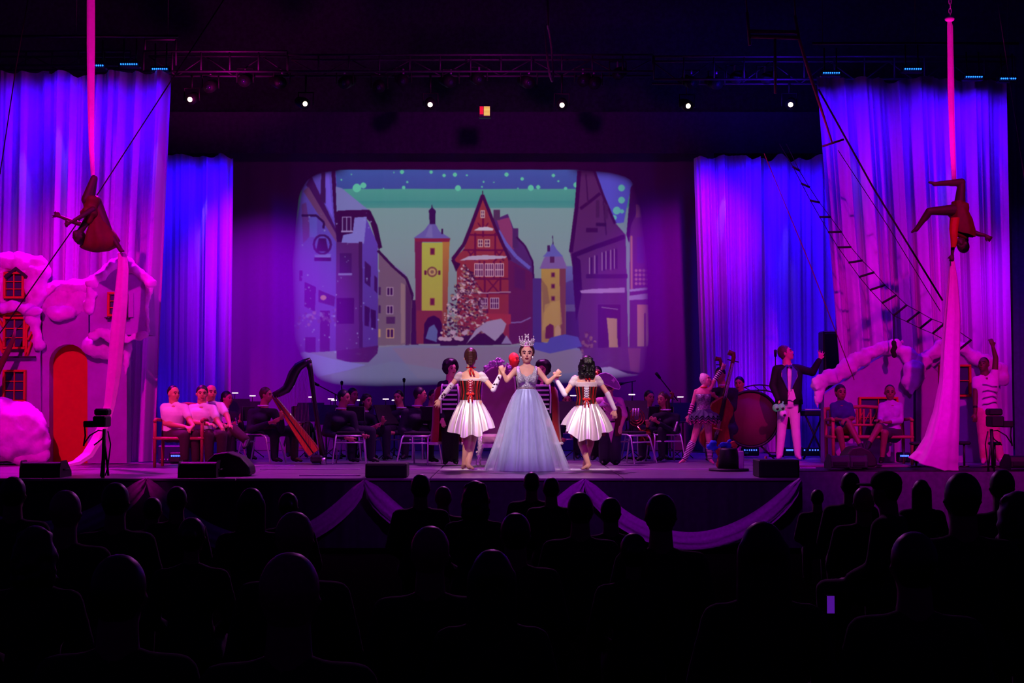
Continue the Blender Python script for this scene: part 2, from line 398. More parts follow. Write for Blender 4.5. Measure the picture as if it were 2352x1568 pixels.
        o = remesh(name, a, m, s.o, None, vox, it, disp)
        if label: o['label'] = label
        return o
    def hair(s, style, m=HAIRK, vox=.012, label=None):
        a = A(); c = s.J['head']; h = s.hs; f, u, x = s.hf, s.hu, s.hx; ax = (x, f, u); rr = random.Random(int(abs(c.x)*1000))
        if style in ('short', 'bun', 'crop', 'pony', 'long', 'bob', 'braid', 'curly'):
            gr = .004 if style == 'crop' else .012
            ell(a, c+u*.036*h-f*.024*h, ((.076+gr)*h, (.088+gr)*h, (.092+gr)*h), ax)
            if style != 'crop': ell(a, c-u*.02*h-f*.048*h, (.070*h, .050*h, .062*h), ax)
        if style == 'bun': ell(a, c+u*.03*h-f*.125*h, (.045*h,)*3, ax)
        if style == 'topknot': ell(a, c+u*.030*h-f*.030*h, (.098*h, .098*h, .110*h), ax); ell(a, c+u*.12*h-f*.06*h, (.045*h, .05*h, .035*h), ax)
        if style == 'pony':
            P = [c-f*.10*h+u*.03*h, c-f*.15*h-u*.03*h, c-f*.14*h-u*.12*h, c-f*.12*h-u*.2*h]
            for i in range(3): cap(a, P[i], P[i+1], .03*h, .022*h)
        if style == 'braid':
            for i in range(6):
                t = i/5
                for e in (-1, 1): ell(a, c-f*(.116-.016*t)*h+u*(.075-.155*t)*h+x*(e*.015*h), (.021*h, .018*h, .020*h), ax, 8, 6)
            ell(a, c-u*.06*h-f*.06*h, (.03*h, .03*h, .04*h), ax)
        if style in ('long', 'bob'):
            L = .30 if style == 'long' else .135
            for e in (-1, 0, 1): cap(a, c+x*(e*.055*h)-f*(.045+.02*(e == 0))*h+u*.02*h, c+x*(e*.068*h)-f*(.05+.02*(e == 0))*h-u*L*h, .05*h, .042*h)
        if style == 'bob' or style == 'curly':
            for i in range(70):
                q = rr.uniform(0, math.tau); z = rr.uniform(-.13, .11); rad = .088*math.sqrt(max(.2, 1-(z/.16)**2)) if z > 0 else .098
                p = c+x*(math.cos(q)*rad*h)-f*(.026-math.sin(q)*rad*1.0)*h+u*(z*h)
                if math.sin(q) > .35 and z < .06: continue
                ell(a, p, (.024*h, .024*h, .02*h), ax, 6, 5)
        if style == 'afro':
            for i in range(120):
                v = Vector((rr.gauss(0,1), rr.gauss(0,1), rr.gauss(0,1))).normalized()
                if v.dot(f) > .55 and v.dot(u) < .45: continue
                ell(a, c+u*.045*h-f*.03*h+v*.105*h, (.038*h,)*3, None, 6, 5)
            ell(a, c+u*.05*h-f*.04*h, (.11*h,)*3)
        if style == 'fringe': ell(a, c-u*.005*h-f*.03*h, (.080*h, .078*h, .055*h), ax)
        o = remesh('hair', a, m, s.o, None, vox, 1)
        if label: o['label'] = label
        return o
def shoes(f, m=BLK, X='AB', g=.008):
    for q in X:
        a = A(); f.seg(a, 'foot'+q, 0, 1, g); remesh('shoe', a, m, f.o, None, .012, 1)

# ------------------------------------------------------------------ the hall, the stage
def struct(name, a, m, smooth=False):
    o = mk(name, a, m, None, (0,0,0), smooth); o['kind'] = 'structure'; return o
HALLM = mat('hall_black', (60, 50, 76), .9, var=.3)
struct('floor', box(-16, 16, -3, 30, -.2, 0), mat('hall_carpet', (5, 4, 6), .95, var=.4, scale=30))
struct('wall_back', box(-16, 16, 28.6, 29, 0, 13), HALLM)
MC['hall_carpet'].node_tree.nodes['Principled BSDF'].inputs['Specular IOR Level'].default_value = 0
DECK = mat('stage_deck_paint', (128, 116, 132), .36, var=.22, scale=3, bump=.25, stretch=(1, 6, 1))
xs = G(1838, 17.35).x
stage = struct('floor_stage', box(-13, 13, 19.95, 28.6, .0, SZ-.035), BLK)
struct('floor_thrust', box(-13, xs, 17.38, 19.95, .0, SZ-.035), BLK)
proto = {}
for i in range(11):
    for k in range(9):
        x0 = -12.8+i*2.36; x1 = x0+2.36; y0 = 17.35+k*1.22; y1 = y0+1.22
        if y0 < 19.9 and x0+.4 > xs: continue
        if y0 < 19.9 and x1 > xs: x1 = xs
        if y0 < 19.9 < y1 and x0 > xs-2.4 and False: pass
        o = mk('deck_panel', box(x0+.006, x1-.006, y0+.005, y1-.005, SZ-.034, SZ-rnd.uniform(0, .004), None, .006), DECK, stage if y0 > 19.9 else bpy.data.objects['floor_thrust'], None, False)
ALU = mat('aluminium_edge', (250, 240, 250), .6, .1, var=.05)
for n, (a_, b_, y) in enumerate(((600, 830, 1077), (935, 1640, 1077), (500, 680, 1069), (1835, 1870, 1074), (690, 830, 1091))):
    Y = .912*F/(y-925); p, q = G(a_, Y), G(b_, Y)
    struct('trim_%d' % (n+1), box(p.x, q.x, Y-.03, Y, SZ-.002, SZ+.012), ALU)
# black skirting cloth on the front of the stage
def cloth_wall(name, x0, x1, Y, z0, z1, m, nf, amp, label=None, cat=None, seed=1, topj=0, lean=(0, 0), nz=10, group=None, kind=None, y2=None, pinch=.5):
    r = random.Random(seed); nx = max(60, int(nf*22)); a = A(); v = []
    ws = [(fq*r.uniform(.8, 1.2)*nf/(abs(x1-x0)), r.uniform(0, 6.28), am) for fq, am in ((.35, .9), (.8, 1), (1.3, .8), (2.4, .35), (4.1, .16))]
    for j in range(nz+1):
        t = j/nz; z = z0+(z1-z0)*t
        for i in range(nx+1):
            s = i/nx; xx = x0+(x1-x0)*s; w1 = lean[0]*(1-t); w2 = lean[1]*(1-t); X = xx+w1*(1-s)+w2*s
            y = sum(math.sin(xx*k*6.283+p)*q for k, p, q in ws)*amp*(.55+pinch*(1-t))*.5
            if abs(y) > amp: y = math.copysign(amp+(abs(y)-amp)*.3, y)
            dz = 0
            if j == nz and topj: dz = -topj*abs(math.sin(xx*1.9+seed))*(.5+.3*math.sin(xx*7.3)+.35*math.sin(xx*17.1+seed))
            v.append((X, (Y if y2 is None else Y+(y2-Y)*s)+y, z+dz))
    c = nx+1; a.add(v, [(j*c+i, j*c+i+1, (j+1)*c+i+1, (j+1)*c+i) for j in range(nz) for i in range(nx)])
    o = mk(name, a, m, None, (x0+(x1-x0)/2, Y, z0))
    tag(o, label, cat, group, kind); return o
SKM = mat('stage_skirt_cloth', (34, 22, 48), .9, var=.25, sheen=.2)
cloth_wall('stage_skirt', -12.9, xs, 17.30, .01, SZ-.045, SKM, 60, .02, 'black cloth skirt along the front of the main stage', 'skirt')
cloth_wall('stage_skirt', xs+.02, 12.9, 19.88, .01, SZ-.045, mat('stage_skirt_cloth_lit', (84, 60, 100), .9, var=.2), 40, .02, 'purple-lit cloth skirt on the set-back right end of the stage', 'skirt', 4)  # paler copy of the skirt cloth, purple light put into its colour
# cloth wrapped on the garland pins
SWG = mat('garland_cloth', (190, 170, 196), .85, bump=.3, scale=30)
def swag(px0, py0, px1, py1, sag, label, Y=17.16, wmax=.30, Y1=None):
    p, q = W(px0, py0, Y), W(px1, py1, Y1 or Y); n = 30; a = A(); v = []; m = 9
    for i in range(n+1):
        t = i/n; c = p.lerp(q, t); k = 4*t*(1-t); z = c.z-sag*k**.85; wd = .04+wmax*(max(0,1-abs(2*t-1)**3))**.5*(.9+.15*math.sin(7*t+px0))*(1.35-.75*k)
        sl = (-sag*.85*4*(1-2*t))/((q-p).length); sl = max(-1.4, min(1.4, sl)); nx, nz = -sl/math.hypot(1, sl), 1/math.hypot(1, sl)
        for j in range(m):
            s = j/(m-1)-.5
            v.append((c.x+nx*wd*s*-1, c.y-.05*math.cos(s*3)+.018*math.sin(s*17+t*9), z-nz*wd*s))
    a.add(v, [(i*m+j, i*m+j+1, (i+1)*m+j+1, (i+1)*m+j) for i in range(n) for j in range(m-1)])
    return tag(mk('fabric_swag', a, SWG, None, p), label, 'garland', 'cloth swags pinned along the stage front')
swag(-160, 1100, 338, 1099, .62, 'pale cloth swag pinned below the stage edge at the far left end')
swag(338, 1099, 838, 1104, .78, 'cloth swag hanging between the pin under the red bench and the black speaker box')
swag(838, 1104, 1342, 1102, .76, 'cloth swag falling from the square black speaker to the pin below the right dancer')
swag(1342, 1102, 1838, 1100, .74, 'long pale swag pinned below the right dancer and at the corner of the stage step')

# ------------------------------------------------------------------ drapes
DRP = mat('white_drape_fold_shade', (190, 184, 200), .75, var=.34, scale=2.6, stretch=(1.6, .2, .035))  # vertical colour streaks stand in for shade between the folds
def drape(px0, px1, Y, pyt, nf, amp, label, seed, lean=(0, 0), topj=.10, m=DRP, pyb=None, y2=None):
    a, b = W(px0, pyt, Y), W(px1, pyt, Y)
    return cloth_wall('drape', a.x, b.x, Y, SZ+.01, a.z, m, nf, amp, label, 'curtain', seed, topj, lean, 14, 'tall white drapes on both sides of the stage', None, y2)
drape(-90, 112, 22.25, 163, 4, .12, 'tall white drape at the far left edge, bright blue at its head', 11)
drape(97, 392, 22.05, 163, 7, .17, 'tall white drape behind the left silk and the snowy gable', 5, (0, -.22))
drape(1874, 2309, 22.9, 176, 10, .17, 'wide white drape behind the right silk and the rope ladder', 9, (.42, .0))
drape(335, 536, 26, 354, 5, .16, 'blue-lit rear drape behind the seated men in white shirts', 21)
drape(1595, 1745, 26, 356, 5, .16, 'blue-lit rear drape next to the purple backcloth, behind the double bass', 8, (.15, 0))
drape(1742, 1960, 26.15, 356, 6, .13, 'deep blue rear drape behind the man in the tailcoat', 33, (0, 0), .16)
CYC = mat('cyclorama_cloth', (124, 116, 134), .9, var=.05, scale=2, stretch=(2, 2, .1))
a_, b_ = W(500, 350, 27.3), W(1640, 350, 27.3)
BCX = (a_.x, b_.x, a_.z)
BRD = mat('border_black', (74, 56, 96), .95, var=.2)
a_, b_ = W(385, 257, 26.6), W(1898, 352, 26.6)
cloth_wall('border_curtain', a_.x, b_.x, 26.6, b_.z, a_.z, BRD, 26, .02, 'dark border curtain running above the village picture', 'curtain', 6)
a_, b_ = W(2316, 0, 24.5), W(2700, 0, 24.5)
cloth_wall('side_masking', a_.x, b_.x, 24.5, SZ+.01, 8, mat('masking_blue', (70, 64, 110), .95), 9, .05, 'dark masking curtain at the far right edge of the stage', 'curtain', 12)

# ------------------------------------------------------------------ the projected village picture (drawn here, pixel by pixel, as a glow of the cloth)
X0, Y0, PW, PH = 660, 380, 840, 520
img = np.zeros((PH, PW, 3), np.float32); yy, xx = np.mgrid[0:PH, 0:PW].astype(np.float32); xx += X0+.5; yy += Y0+.5
def pmask(pts):
    x0 = max(int(min(p[0] for p in pts))-X0-1, 0); x1 = min(int(max(p[0] for p in pts))-X0+2, PW)
    y0 = max(int(min(p[1] for p in pts))-Y0-1, 0); y1 = min(int(max(p[1] for p in pts))-Y0+2, PH)
    if x1 <= x0 or y1 <= y0: return None
    X, Yp = xx[y0:y1, x0:x1], yy[y0:y1, x0:x1]; m = np.zeros(X.shape, bool); n = len(pts)
    for i in range(n):
        ax, ay = pts[i]; bx, by = pts[(i+1) % n]
        if ay == by: continue
        m ^= ((ay > Yp) != (by > Yp)) & (X < (bx-ax)*(Yp-ay)/(by-ay)+ax)
    return slice(y0, y1), slice(x0, x1), m
def P(c, *pts, al=1, c2=None):
    r = pmask(pts)
    if r is None: return
    sy, sx, m = r; m = m[..., None]*al
    col = np.array(c, np.float32)
    if c2 is not None:
        t = np.linspace(0, 1, sy.stop-sy.start)[:, None, None]; col = col*(1-t)+np.array(c2, np.float32)*t
    img[sy, sx] = img[sy, sx]*(1-m)+col*m
def Rc(c, x0, y0, x1, y1, al=1, c2=None): P(c, (x0,y0), (x1,y0), (x1,y1), (x0,y1), al=al, c2=c2)
def L(c, w, *pts, al=1):
    for (ax, ay), (bx, by) in zip(pts, pts[1:]):
        d = math.hypot(bx-ax, by-ay) or 1; nx, ny = -(by-ay)/d*w/2, (bx-ax)/d*w/2
        P(c, (ax+nx, ay+ny), (bx+nx, by+ny), (bx-nx, by-ny), (ax-nx, ay-ny), al=al)
def D(c, x, y, r, r2=None, al=1):
    P(c, *[(x+r*math.cos(q*math.pi/7), y+(r2 or r)*math.sin(q*math.pi/7)) for q in range(14)], al=al)
def win_(x0, y0, x1, y1, f=(185,150,170), p=(66,14,52), nx=2, ny=2):
    Rc(f, x0, y0, x1, y1); W_ = (x1-x0-2)/nx; H_ = (y1-y0-2)/ny
    for i in range(nx):
        for j in range(ny): Rc(p, x0+2+i*W_, y0+2+j*H_, x0+i*W_+W_, y0+j*H_+H_)
# sky
Rc((52,88,165), 660, 380, 1500, 434, c2=(48,72,150)); Rc((66,150,138), 660, 434, 1500, 462, c2=(58,140,134)); Rc((42,134,130), 660, 462, 1500, 478, c2=(70,140,136))
Rc((112,148,150), 660, 478, 1500, 800, c2=(128,122,140))
rp = random.Random(4)
for i in range(14):
    x = rp.uniform(770, 1330); D((84,186,160), x, rp.choice((rp.uniform(392, 430), rp.uniform(428, 436))), rp.uniform(1.5, 4.5))
for x, y, r in ((817,432,10),(832,426,7),(925,431,4),(921,395,5),(988,395,4),(1018,403,4),(1043,401,5),(1162,401,5),(1198,411,4),(1218,432,7),(1235,430,5),(1270,403,4),(1323,425,7),(1050,432,7)): D((86,190,160), x, y, r)
# far lane between the houses
Rc((50,12,58), 930, 690, 960, 800); Rc((62,40,110), 1218, 640, 1246, 790); Rc((96,96,160), 1296, 612, 1330, 700, c2=(70,60,130)); Rc((52,14,58), 1296, 716, 1345, 800)
P((60,30,100), (1298,650), (1322,640), (1330,650), (1330,800), (1298,800), al=.6)
# first house on the left
P((92,76,196), (686,400), (768,392), (778,560), (776,812), (672,812), (672,560), (690,440), c2=(82,50,150))
P((58,18,84), (700,425), (712,404), (778,545), (778,560)); P((104,60,110), (694,440), (705,428), (778,552), (776,566)); P((108,84,220), (733,404), (752,396), (762,500), (745,470))
P((50,20,76), (735,396), (744,396), (745,468), (733,460)); L((46,10,60), 9, (762,392), (768,480), (776,560)); P((96,50,130),(690,470),(700,465),(712,540),(694,560))
Rc((92,90,200), 708, 500, 726, 545, al=.8)
L((40,12,60), 5, (690,496), (725,496), (742,512), (740,525)); D((48,16,66), 738, 562, 22, 24); D((84,70,180), 738, 562, 17, 19); P((44,12,50), (730,548), (746,548), (752,578), (724,578)); P((110,100,190), (720,586), (758,584), (756,592), (722,594)); Rc((44,12,56), 720, 592, 758, 600)
P((52,16,74), (698,648), (724,660), (722,716), (698,704)); P((48,16,72), (686,622), (693,622), (692,646), (686,646)); P((60,22,80), (730,666), (768,682), (766,704), (730,694)); D((176,110,90), 741, 684, 7, 6)
Rc((60,18,76), 734, 714, 756, 812); P((54,16,70),(700,775),(724,775),(724,812),(700,812))
for i in range(60): D(rp.choice(((140,90,140),(90,50,110),(120,100,180))), rp.uniform(676,775), rp.gauss(730,9), rp.uniform(1,4.5), al=.8)
# second house
P((112,116,180), (768,428), (782,432), (846,484), (770,486)); P((44,8,56), (773,484), (846,482), (875,568), (868,574), (848,510), (838,500), (835,560), (773,560))
P((76,32,98), (770,556), (836,556), (836,806), (770,812)); P((84,60,172), (838,500), (866,562), (868,800), (826,804), (828,556), c2=(76,44,130)); P((118,112,196), (812,500), (840,498), (834,560), (782,558), (786,540), (808,536))
win_(783, 498, 805, 532, (140,120,180), (50,16,66), 2, 1); Rc((150,130,190), 781, 530, 808, 534)
Rc((56,18,78), 778, 582, 806, 630); Rc((120,104,180), 775, 628, 807, 633); P((50,16,78), (836,600), (850,612), (849,660), (836,650)); P((50,16,78),(858,632),(865,640),(865,674),(858,668)); Rc((48,8,58), 772, 685, 812, 744); P((44,10,60),(836,702),(848,708),(846,750),(836,748)); P((44,10,60),(850,710),(862,714),(862,756),(851,752))
L((40,8,52), 6, (846,486), (862,520), (873,570)); L((54,20,70),8,(826,556),(828,800))
# third, beige house
P((104,78,102), (868,578), (930,640), (945,680), (943,792), (867,794), c2=(112,88,98)); P((150,118,116), (919,650), (929,655), (929,788), (920,790), al=.7); L((42,12,52), 6, (866,576), (900,612), (932,640), (946,678), (944,690))
L((120,110,160), 2.5, (905,612), (932,634)); P((70,36,70), (931,650),(944,680),(942,790),(931,792))
for y in (660, 702): win_(886, y, 902, y+20, (160,130,160), (52,20,62), 2, 1); Rc((58,26,70), 868, y, 873, y+18)
win_(886, 755, 904, 777, (196,150,110), (60,24,60), 2, 1); Rc((180,140,90), 868, 756, 873, 775); Rc((70,34,70), 886, 728, 906, 744)
# yellow clock tower
P((100,28,62), (951,550), (968,556), (968,790), (955,790)); P((166,108,34), (1014,556), (1031,550), (1028,640), (1024,790), (1014,790), c2=(120,40,44)); Rc((160,162,54), 967, 558, 1015, 716, c2=(166,150,48)); Rc((118,36,48), 955, 714, 1014, 790)
P((122,30,44), (950,548),(1033,548),(1030,556),(953,556)); P((92,84,158), (948,548), (972,530), (984,514), (998,514), (1008,532), (1033,548)); P((120,116,170),(975,545),(985,518),(990,518),(992,546),al=.5)
P((34,14,60), (985,515), (984,494), (983,484), (989,478), (990,467), (992,478), (999,484), (998,496), (998,515)); Rc((40,16,60), 1012, 526, 1016, 538)
D((112,62,44), 991, 625, 12); D((176,142,84), 991, 625, 8.5); D((120,80,60),991,625,4); Rc((90,24,44), 973, 622, 978, 632); Rc((90,24,44), 1005, 622, 1010, 632); win_(986,570,997,586,(130,60,40),(84,20,44),1,1); win_(986,685,997,702,(130,60,40),(96,20,44),1,1)
P((42,6,50), (972,790), (973,745), (982,730), (995,725), (1008,732), (1014,745), (1014,790)); P((84,90,150), (976,778), (984,752), (996,745), (1004,760), (1002,786))
# red half-timbered house
P((134,46,40), (1107,446), (1124,480), (1140,524), (1166,592), (1168,790), (1050,790), (1048,612), (1038,600), (1064,572), (1082,524), c2=(128,34,42))
P((84,22,66), (1166,596), (1222,626), (1222,784), (1168,792)); P((66,34,96), (1133,505), (1165,492), (1184,540), (1206,565), (1222,600), (1222,628), (1166,596)); P((126,52,94), (1140,506), (1168,500), (1182,548), (1178,575), (1152,545))
Rc((66,44,72), 1132, 482, 1147, 506); Rc((60,32,84), 1176, 525, 1189, 570); L((90,84,176), 8, (1143,530), (1160,560), (1184,590), (1216,617)); L((44,10,60), 4, (1185,545),(1205,566),(1222,602),(1224,640))
L((50,10,52), 8, (1107,448), (1080,522), (1064,562), (1038,596), (1046,612)); L((50,10,52), 7, (1107,448), (1136,522), (1158,572), (1170,598)); L((44,14,50), 2.5, (1107,438), (1107,452)); P((44,8,46),(1036,598),(1056,606),(1046,625))
TB = (88, 12, 46)
for y, xa, xb in ((540,1076,1142),(575,1062,1156),(641,1052,1166),(674,1052,1166),(725,1052,1166)): L(TB, 4, (xa,y), (xb,y))
for x, ya, yb in ((1090,535,600),(1108,500,545),(1136,535,600),(1100,600,640),(1111,600,640),(1133,600,640),(1112,641,672),(1085,641,674),(1118,674,725),(1148,600,672)): L(TB, 3.2, (x,ya), (x,yb))
for s in (((1072,575),(1090,600)),((1090,575),(1066,600)),((1136,575),(1156,600)),((1154,575),(1136,600)),((1118,642),(1144,672)),((1144,642),(1118,672)),((1096,512),(1108,530)),((1120,512),(1108,530)),((1086,642),(1108,672))): L(TB, 3, *s)
P((184,174,196), (1086,530), (1100,522), (1118,521), (1132,525), (1131,530)); P((168,148,180), (1054,599), (1075,589), (1112,586), (1163,589), (1160,594), (1112,597)); L((150,110,140), 3, (1055,672), (1095,674), (1172,671)); L((120,90,160),3,(1172,742),(1196,740),(1218,730))
win_(1102, 483, 1112, 501, (196,170,170)); win_(1096, 550, 1108, 568, (196,160,160)); win_(1111, 550, 1124, 568, (196,160,160))
for x in (1088, 1112, 1135): win_(x, 605, x+21, 636, (200,160,180), (70,14,60), 4, 2)
for x in (1098, 1124): win_(x, 684, x+21, 710, (176,140,170), (62,12,60), 4, 2)
P((60,20,80),(1180,610),(1205,622),(1205,668),(1180,660),al=.6); P((150,40,44),(1110,720),(1172,722),(1172,745),(1120,750))
# christmas tree with snow, and the snowy stall under it
for i in range(520):
    t = rp.random()**.7; y = 608+t*170; hw = 6+t*64*(1 if y < 740 else .9); x = 1068+rp.uniform(-1, 1)*hw
    col = rp.choice(((60,18,46),(46,14,44),(76,34,50),(168,132,160),(196,160,176),(120,80,100),(150,110,90)))
    if rp.random() < .5: P(col, (x,y), (x+rp.uniform(4,14), y+rp.uniform(1,6)), (x+rp.uniform(2,9), y+rp.uniform(5,11)))
    else: D(col, x, y, rp.uniform(1.2, 4.2), rp.uniform(1, 3))
P((44,12,44), (1010,780), (1150,760), (1172,792), (1010,794)); P((150,128,168), (1070,790), (1092,756), (1118,738), (1150,732), (1162,744), (1156,762), (1136,784), (1104,760)); P((132,110,160), (1150,790), (1162,770), (1175,790))
for x in range(1012, 1070, 9): D((176,140,170), x, 785-rp.uniform(0, 22), 7, 5)
# small gate tower
Rc((166,130,42), 1242, 616, 1298, 786, c2=(150,104,44)); P((110,52,48), (1284,616), (1298,618), (1297,785), (1286,785)); P((120,80,40),(1242,640),(1256,660),(1262,700),(1246,720),al=.7); P((180,140,60),(1250,700),(1285,690),(1290,745),(1244,760),al=.6)
P((112,84,146), (1238,618), (1248,594), (1256,586), (1286,586), (1292,592), (1302,618)); P((84,84,164), (1246,590), (1260,574), (1268,558), (1278,574), (1292,590)); Rc((70,30,70),1262,590,1272,604); L((40,20,66), 1.6, (1268,542), (1269,562)); Rc((44,20,70), 1256, 564, 1262, 578)
for y in (626, 652, 680): win_(1264, y, 1274, y+12, (130,80,44), (80,20,40), 1, 1)
P((90,24,42), (1251,778), (1252,752), (1262,744), (1270,748), (1270,778)); P((176,130,96), (1273,776), (1273,754), (1281,746), (1287,756), (1287,776))
# right half-timbered house
P((76,78,196), (1364,393), (1420,398), (1455,410), (1440,470), (1432,512), (1410,514)); [D((90,180,176), x, y, r) for x, y, r in ((1427,432,8),(1427,460,8),(1416,484,9),(1410,500,6),(1428,486,5))]
P((74,32,84), (1328,392), (1364,392), (1412,512), (1436,540), (1442,850), (1334,850), (1322,660), (1308,580), (1322,490), c2=(82,34,92)); L((42,6,58), 9, (1330,392), (1323,480), (1310,580)); L((48,10,62), 6, (1364,392), (1385,450), (1412,514))
L((44,8,60), 7, (1332,480), (1356,462), (1378,444)); L((44,8,60), 11, (1314,588), (1370,566), (1434,544)); P((44,8,58), (1312,582), (1332,598), (1336,670), (1322,740), (1316,660)); L((50,14,66), 3, (1345,400), (1350,470)); L((50,14,66), 3, (1385,460), (1392,540))
for x, y, h in ((1352,592,38),(1364,587,42),(1381,580,42),(1390,577,42),(1401,574,46),(1409,572,46)): Rc((150,112,160), x, y, x+2.5, y+h); Rc((50,14,70), x+3, y, x+8, y+h)
Rc((60,24,70),1368,460,1376,500); Rc((60,24,70),1388,470,1396,502); Rc((46,10,60),1345,524,1372,534); Rc((40,10,56),1368,512,1392,520); Rc((50,16,66),1345,630,1440,640)
P((158,112,180), (1330,668), (1360,664), (1434,661), (1434,673), (1334,674)); P((60,16,72), (1372,700), (1424,700), (1424,850), (1372,850)); L((140,100,150), 2, (1380,706), (1418,711)); P((168,122,84), (1392,730), (1416,732), (1416,770), (1420,830), (1398,815), (1396,770)); D((140,96,80), 1404, 820, 10, 22)
# last house at the right rim
P((84,32,88), (1452,440), (1490,425), (1492,850), (1444,850), (1446,520)); P((48,8,60), (1448,430), (1462,418), (1470,470), (1448,520), (1444,560), (1438,540)); Rc((176,100,92), 1447, 542, 1452, 665); Rc((150,80,90),1460,470,1478,500,al=.6); Rc((60,30,120),1462,545,1480,605)
for i in range(4):
    for j in range(4): P((190,110,130), (1456+i*9,622+j*10), (1460+i*9,617+j*10), (1464+i*9,622+j*10), (1460+i*9,627+j*10), al=.8)
P((160,130,200), (1444,665), (1490,660), (1490,666), (1446,671)); P((158,120,190), (1443,680), (1488,674), (1488,688), (1443,690)); Rc((196,112,86), 1462, 700, 1490, 810, c2=(170,120,110)); Rc((90,36,60),1478,720,1482,800)
for i in range(60): D(rp.choice(((150,100,100),(80,30,66),(120,70,90))), rp.gauss(1348,9), rp.uniform(765,830), rp.uniform(1,5))
# snow on the ground
P((116,112,150), (674,812), (770,806), (850,800), (945,792), (1060,796), (1180,796), (1240,790), (1330,800), (1345,850), (1500,866), (1500,900), (660,900), c2=(102,98,136))
P((128,106,132), (900,800), (1240,796), (1335,806), (1340,852), (1100,884), (960,870), al=.8); P((112,118,150),(760,860),(900,830),(1020,850),(1180,890),(760,890),al=.6)
P((72,66,156), (1214,800), (1228,786), (1256,788), (1262,776), (1296,768), (1326,774), (1336,796), (1290,806), (1262,812)); P((72,22,80), (772,806), (868,794), (866,812), (846,832), (800,832), (772,824)); P((120,116,190), (672,815), (700,808), (770,826), (840,838), (800,850), (700,872))
P((84,36,94), (1338,800), (1500,795), (1500,862), (1400,846), (1342,840)); P((148,128,180), (1340,848), (1400,842), (1440,858), (1470,860), (1466,868), (1380,872)); P((126,60,86),(1440,800),(1470,800),(1466,858),(1446,852),al=.8)
for i in range(60): D((150,150,220), rp.uniform(690,870), rp.uniform(480,810), rp.uniform(.8, 2.2), al=.7)
for i in range(900): D((120,120,150), rp.uniform(690,1470), rp.uniform(800,880), rp.uniform(2,9), rp.uniform(.6,2), al=.06)
# soft edge of the light, a little blur and painted falloff towards the rims
Mk = np.zeros((PH, PW), np.float32)
r_ = pmask([(766,390),(1332,390),(1400,394),(1452,410),(1472,480),(1486,600),(1490,780),(1478,862),(1440,866),(1330,880),(1180,884),(1060,882),(960,886),(860,888),(770,884),(728,872),(720,858),(690,820),(674,780),(670,600),(682,450),(700,412),(730,396)])
Mk[r_[0], r_[1]] = r_[2]
def blur(z, n):
    k = np.ones(2*n+1, np.float32)/(2*n+1)
    for ax in (0, 1):
        p = np.pad(z, [(n, n) if i == ax else (0, 0) for i in range(z.ndim)], mode='edge'); c = np.cumsum(p, axis=ax)
        c = np.concatenate([np.zeros_like(np.take(c, [0], axis=ax)), c], axis=ax)
        hi = np.take(c, range(2*n+1, c.shape[ax]), axis=ax); lo = np.take(c, range(0, c.shape[ax]-2*n-1), axis=ax); z = (hi-lo)/(2*n+1)
    return z
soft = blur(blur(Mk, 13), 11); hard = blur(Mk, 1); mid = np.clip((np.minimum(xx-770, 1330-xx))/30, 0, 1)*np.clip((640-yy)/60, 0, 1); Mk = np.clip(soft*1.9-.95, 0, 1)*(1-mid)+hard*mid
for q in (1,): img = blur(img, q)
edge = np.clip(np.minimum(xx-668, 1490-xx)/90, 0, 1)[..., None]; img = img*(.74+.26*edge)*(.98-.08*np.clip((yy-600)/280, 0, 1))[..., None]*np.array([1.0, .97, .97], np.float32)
img = np.minimum(img, 255)/255
lin = np.where(img <= .04045, img/12.92, ((img+.055)/1.055)**2.4)*Mk[..., None]
out = np.ones((PH, PW, 4), np.float32); out[..., :3] = np.where(lin <= .0031308, lin*12.92, 1.055*np.maximum(lin, 1e-6)**(1/2.4)-.055)
im = bpy.data.images.new('village_picture', PW, PH); im.pixels.foreach_set(out[::-1].ravel()); im.update(); im.pack()
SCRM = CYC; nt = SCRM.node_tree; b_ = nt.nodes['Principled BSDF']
ti = nt.nodes.new('ShaderNodeTexImage'); ti.image = im; ti.extension = 'CLIP'; nt.links.new(ti.outputs['Color'], b_.inputs['Emission Color']); b_.inputs['Emission Strength'].default_value = .92  # the cloth itself emits the picture in place of projector light
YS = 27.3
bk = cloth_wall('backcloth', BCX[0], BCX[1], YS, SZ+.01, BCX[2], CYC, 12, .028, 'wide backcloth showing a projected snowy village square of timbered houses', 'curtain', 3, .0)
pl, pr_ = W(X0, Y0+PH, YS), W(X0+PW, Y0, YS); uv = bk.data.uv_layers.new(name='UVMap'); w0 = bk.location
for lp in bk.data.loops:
    v = bk.data.vertices[lp.vertex_index].co+w0; uv.data[lp.index].uv = ((v.x-pl.x)/(pr_.x-pl.x), (v.z-pl.z)/(pr_.z-pl.z))

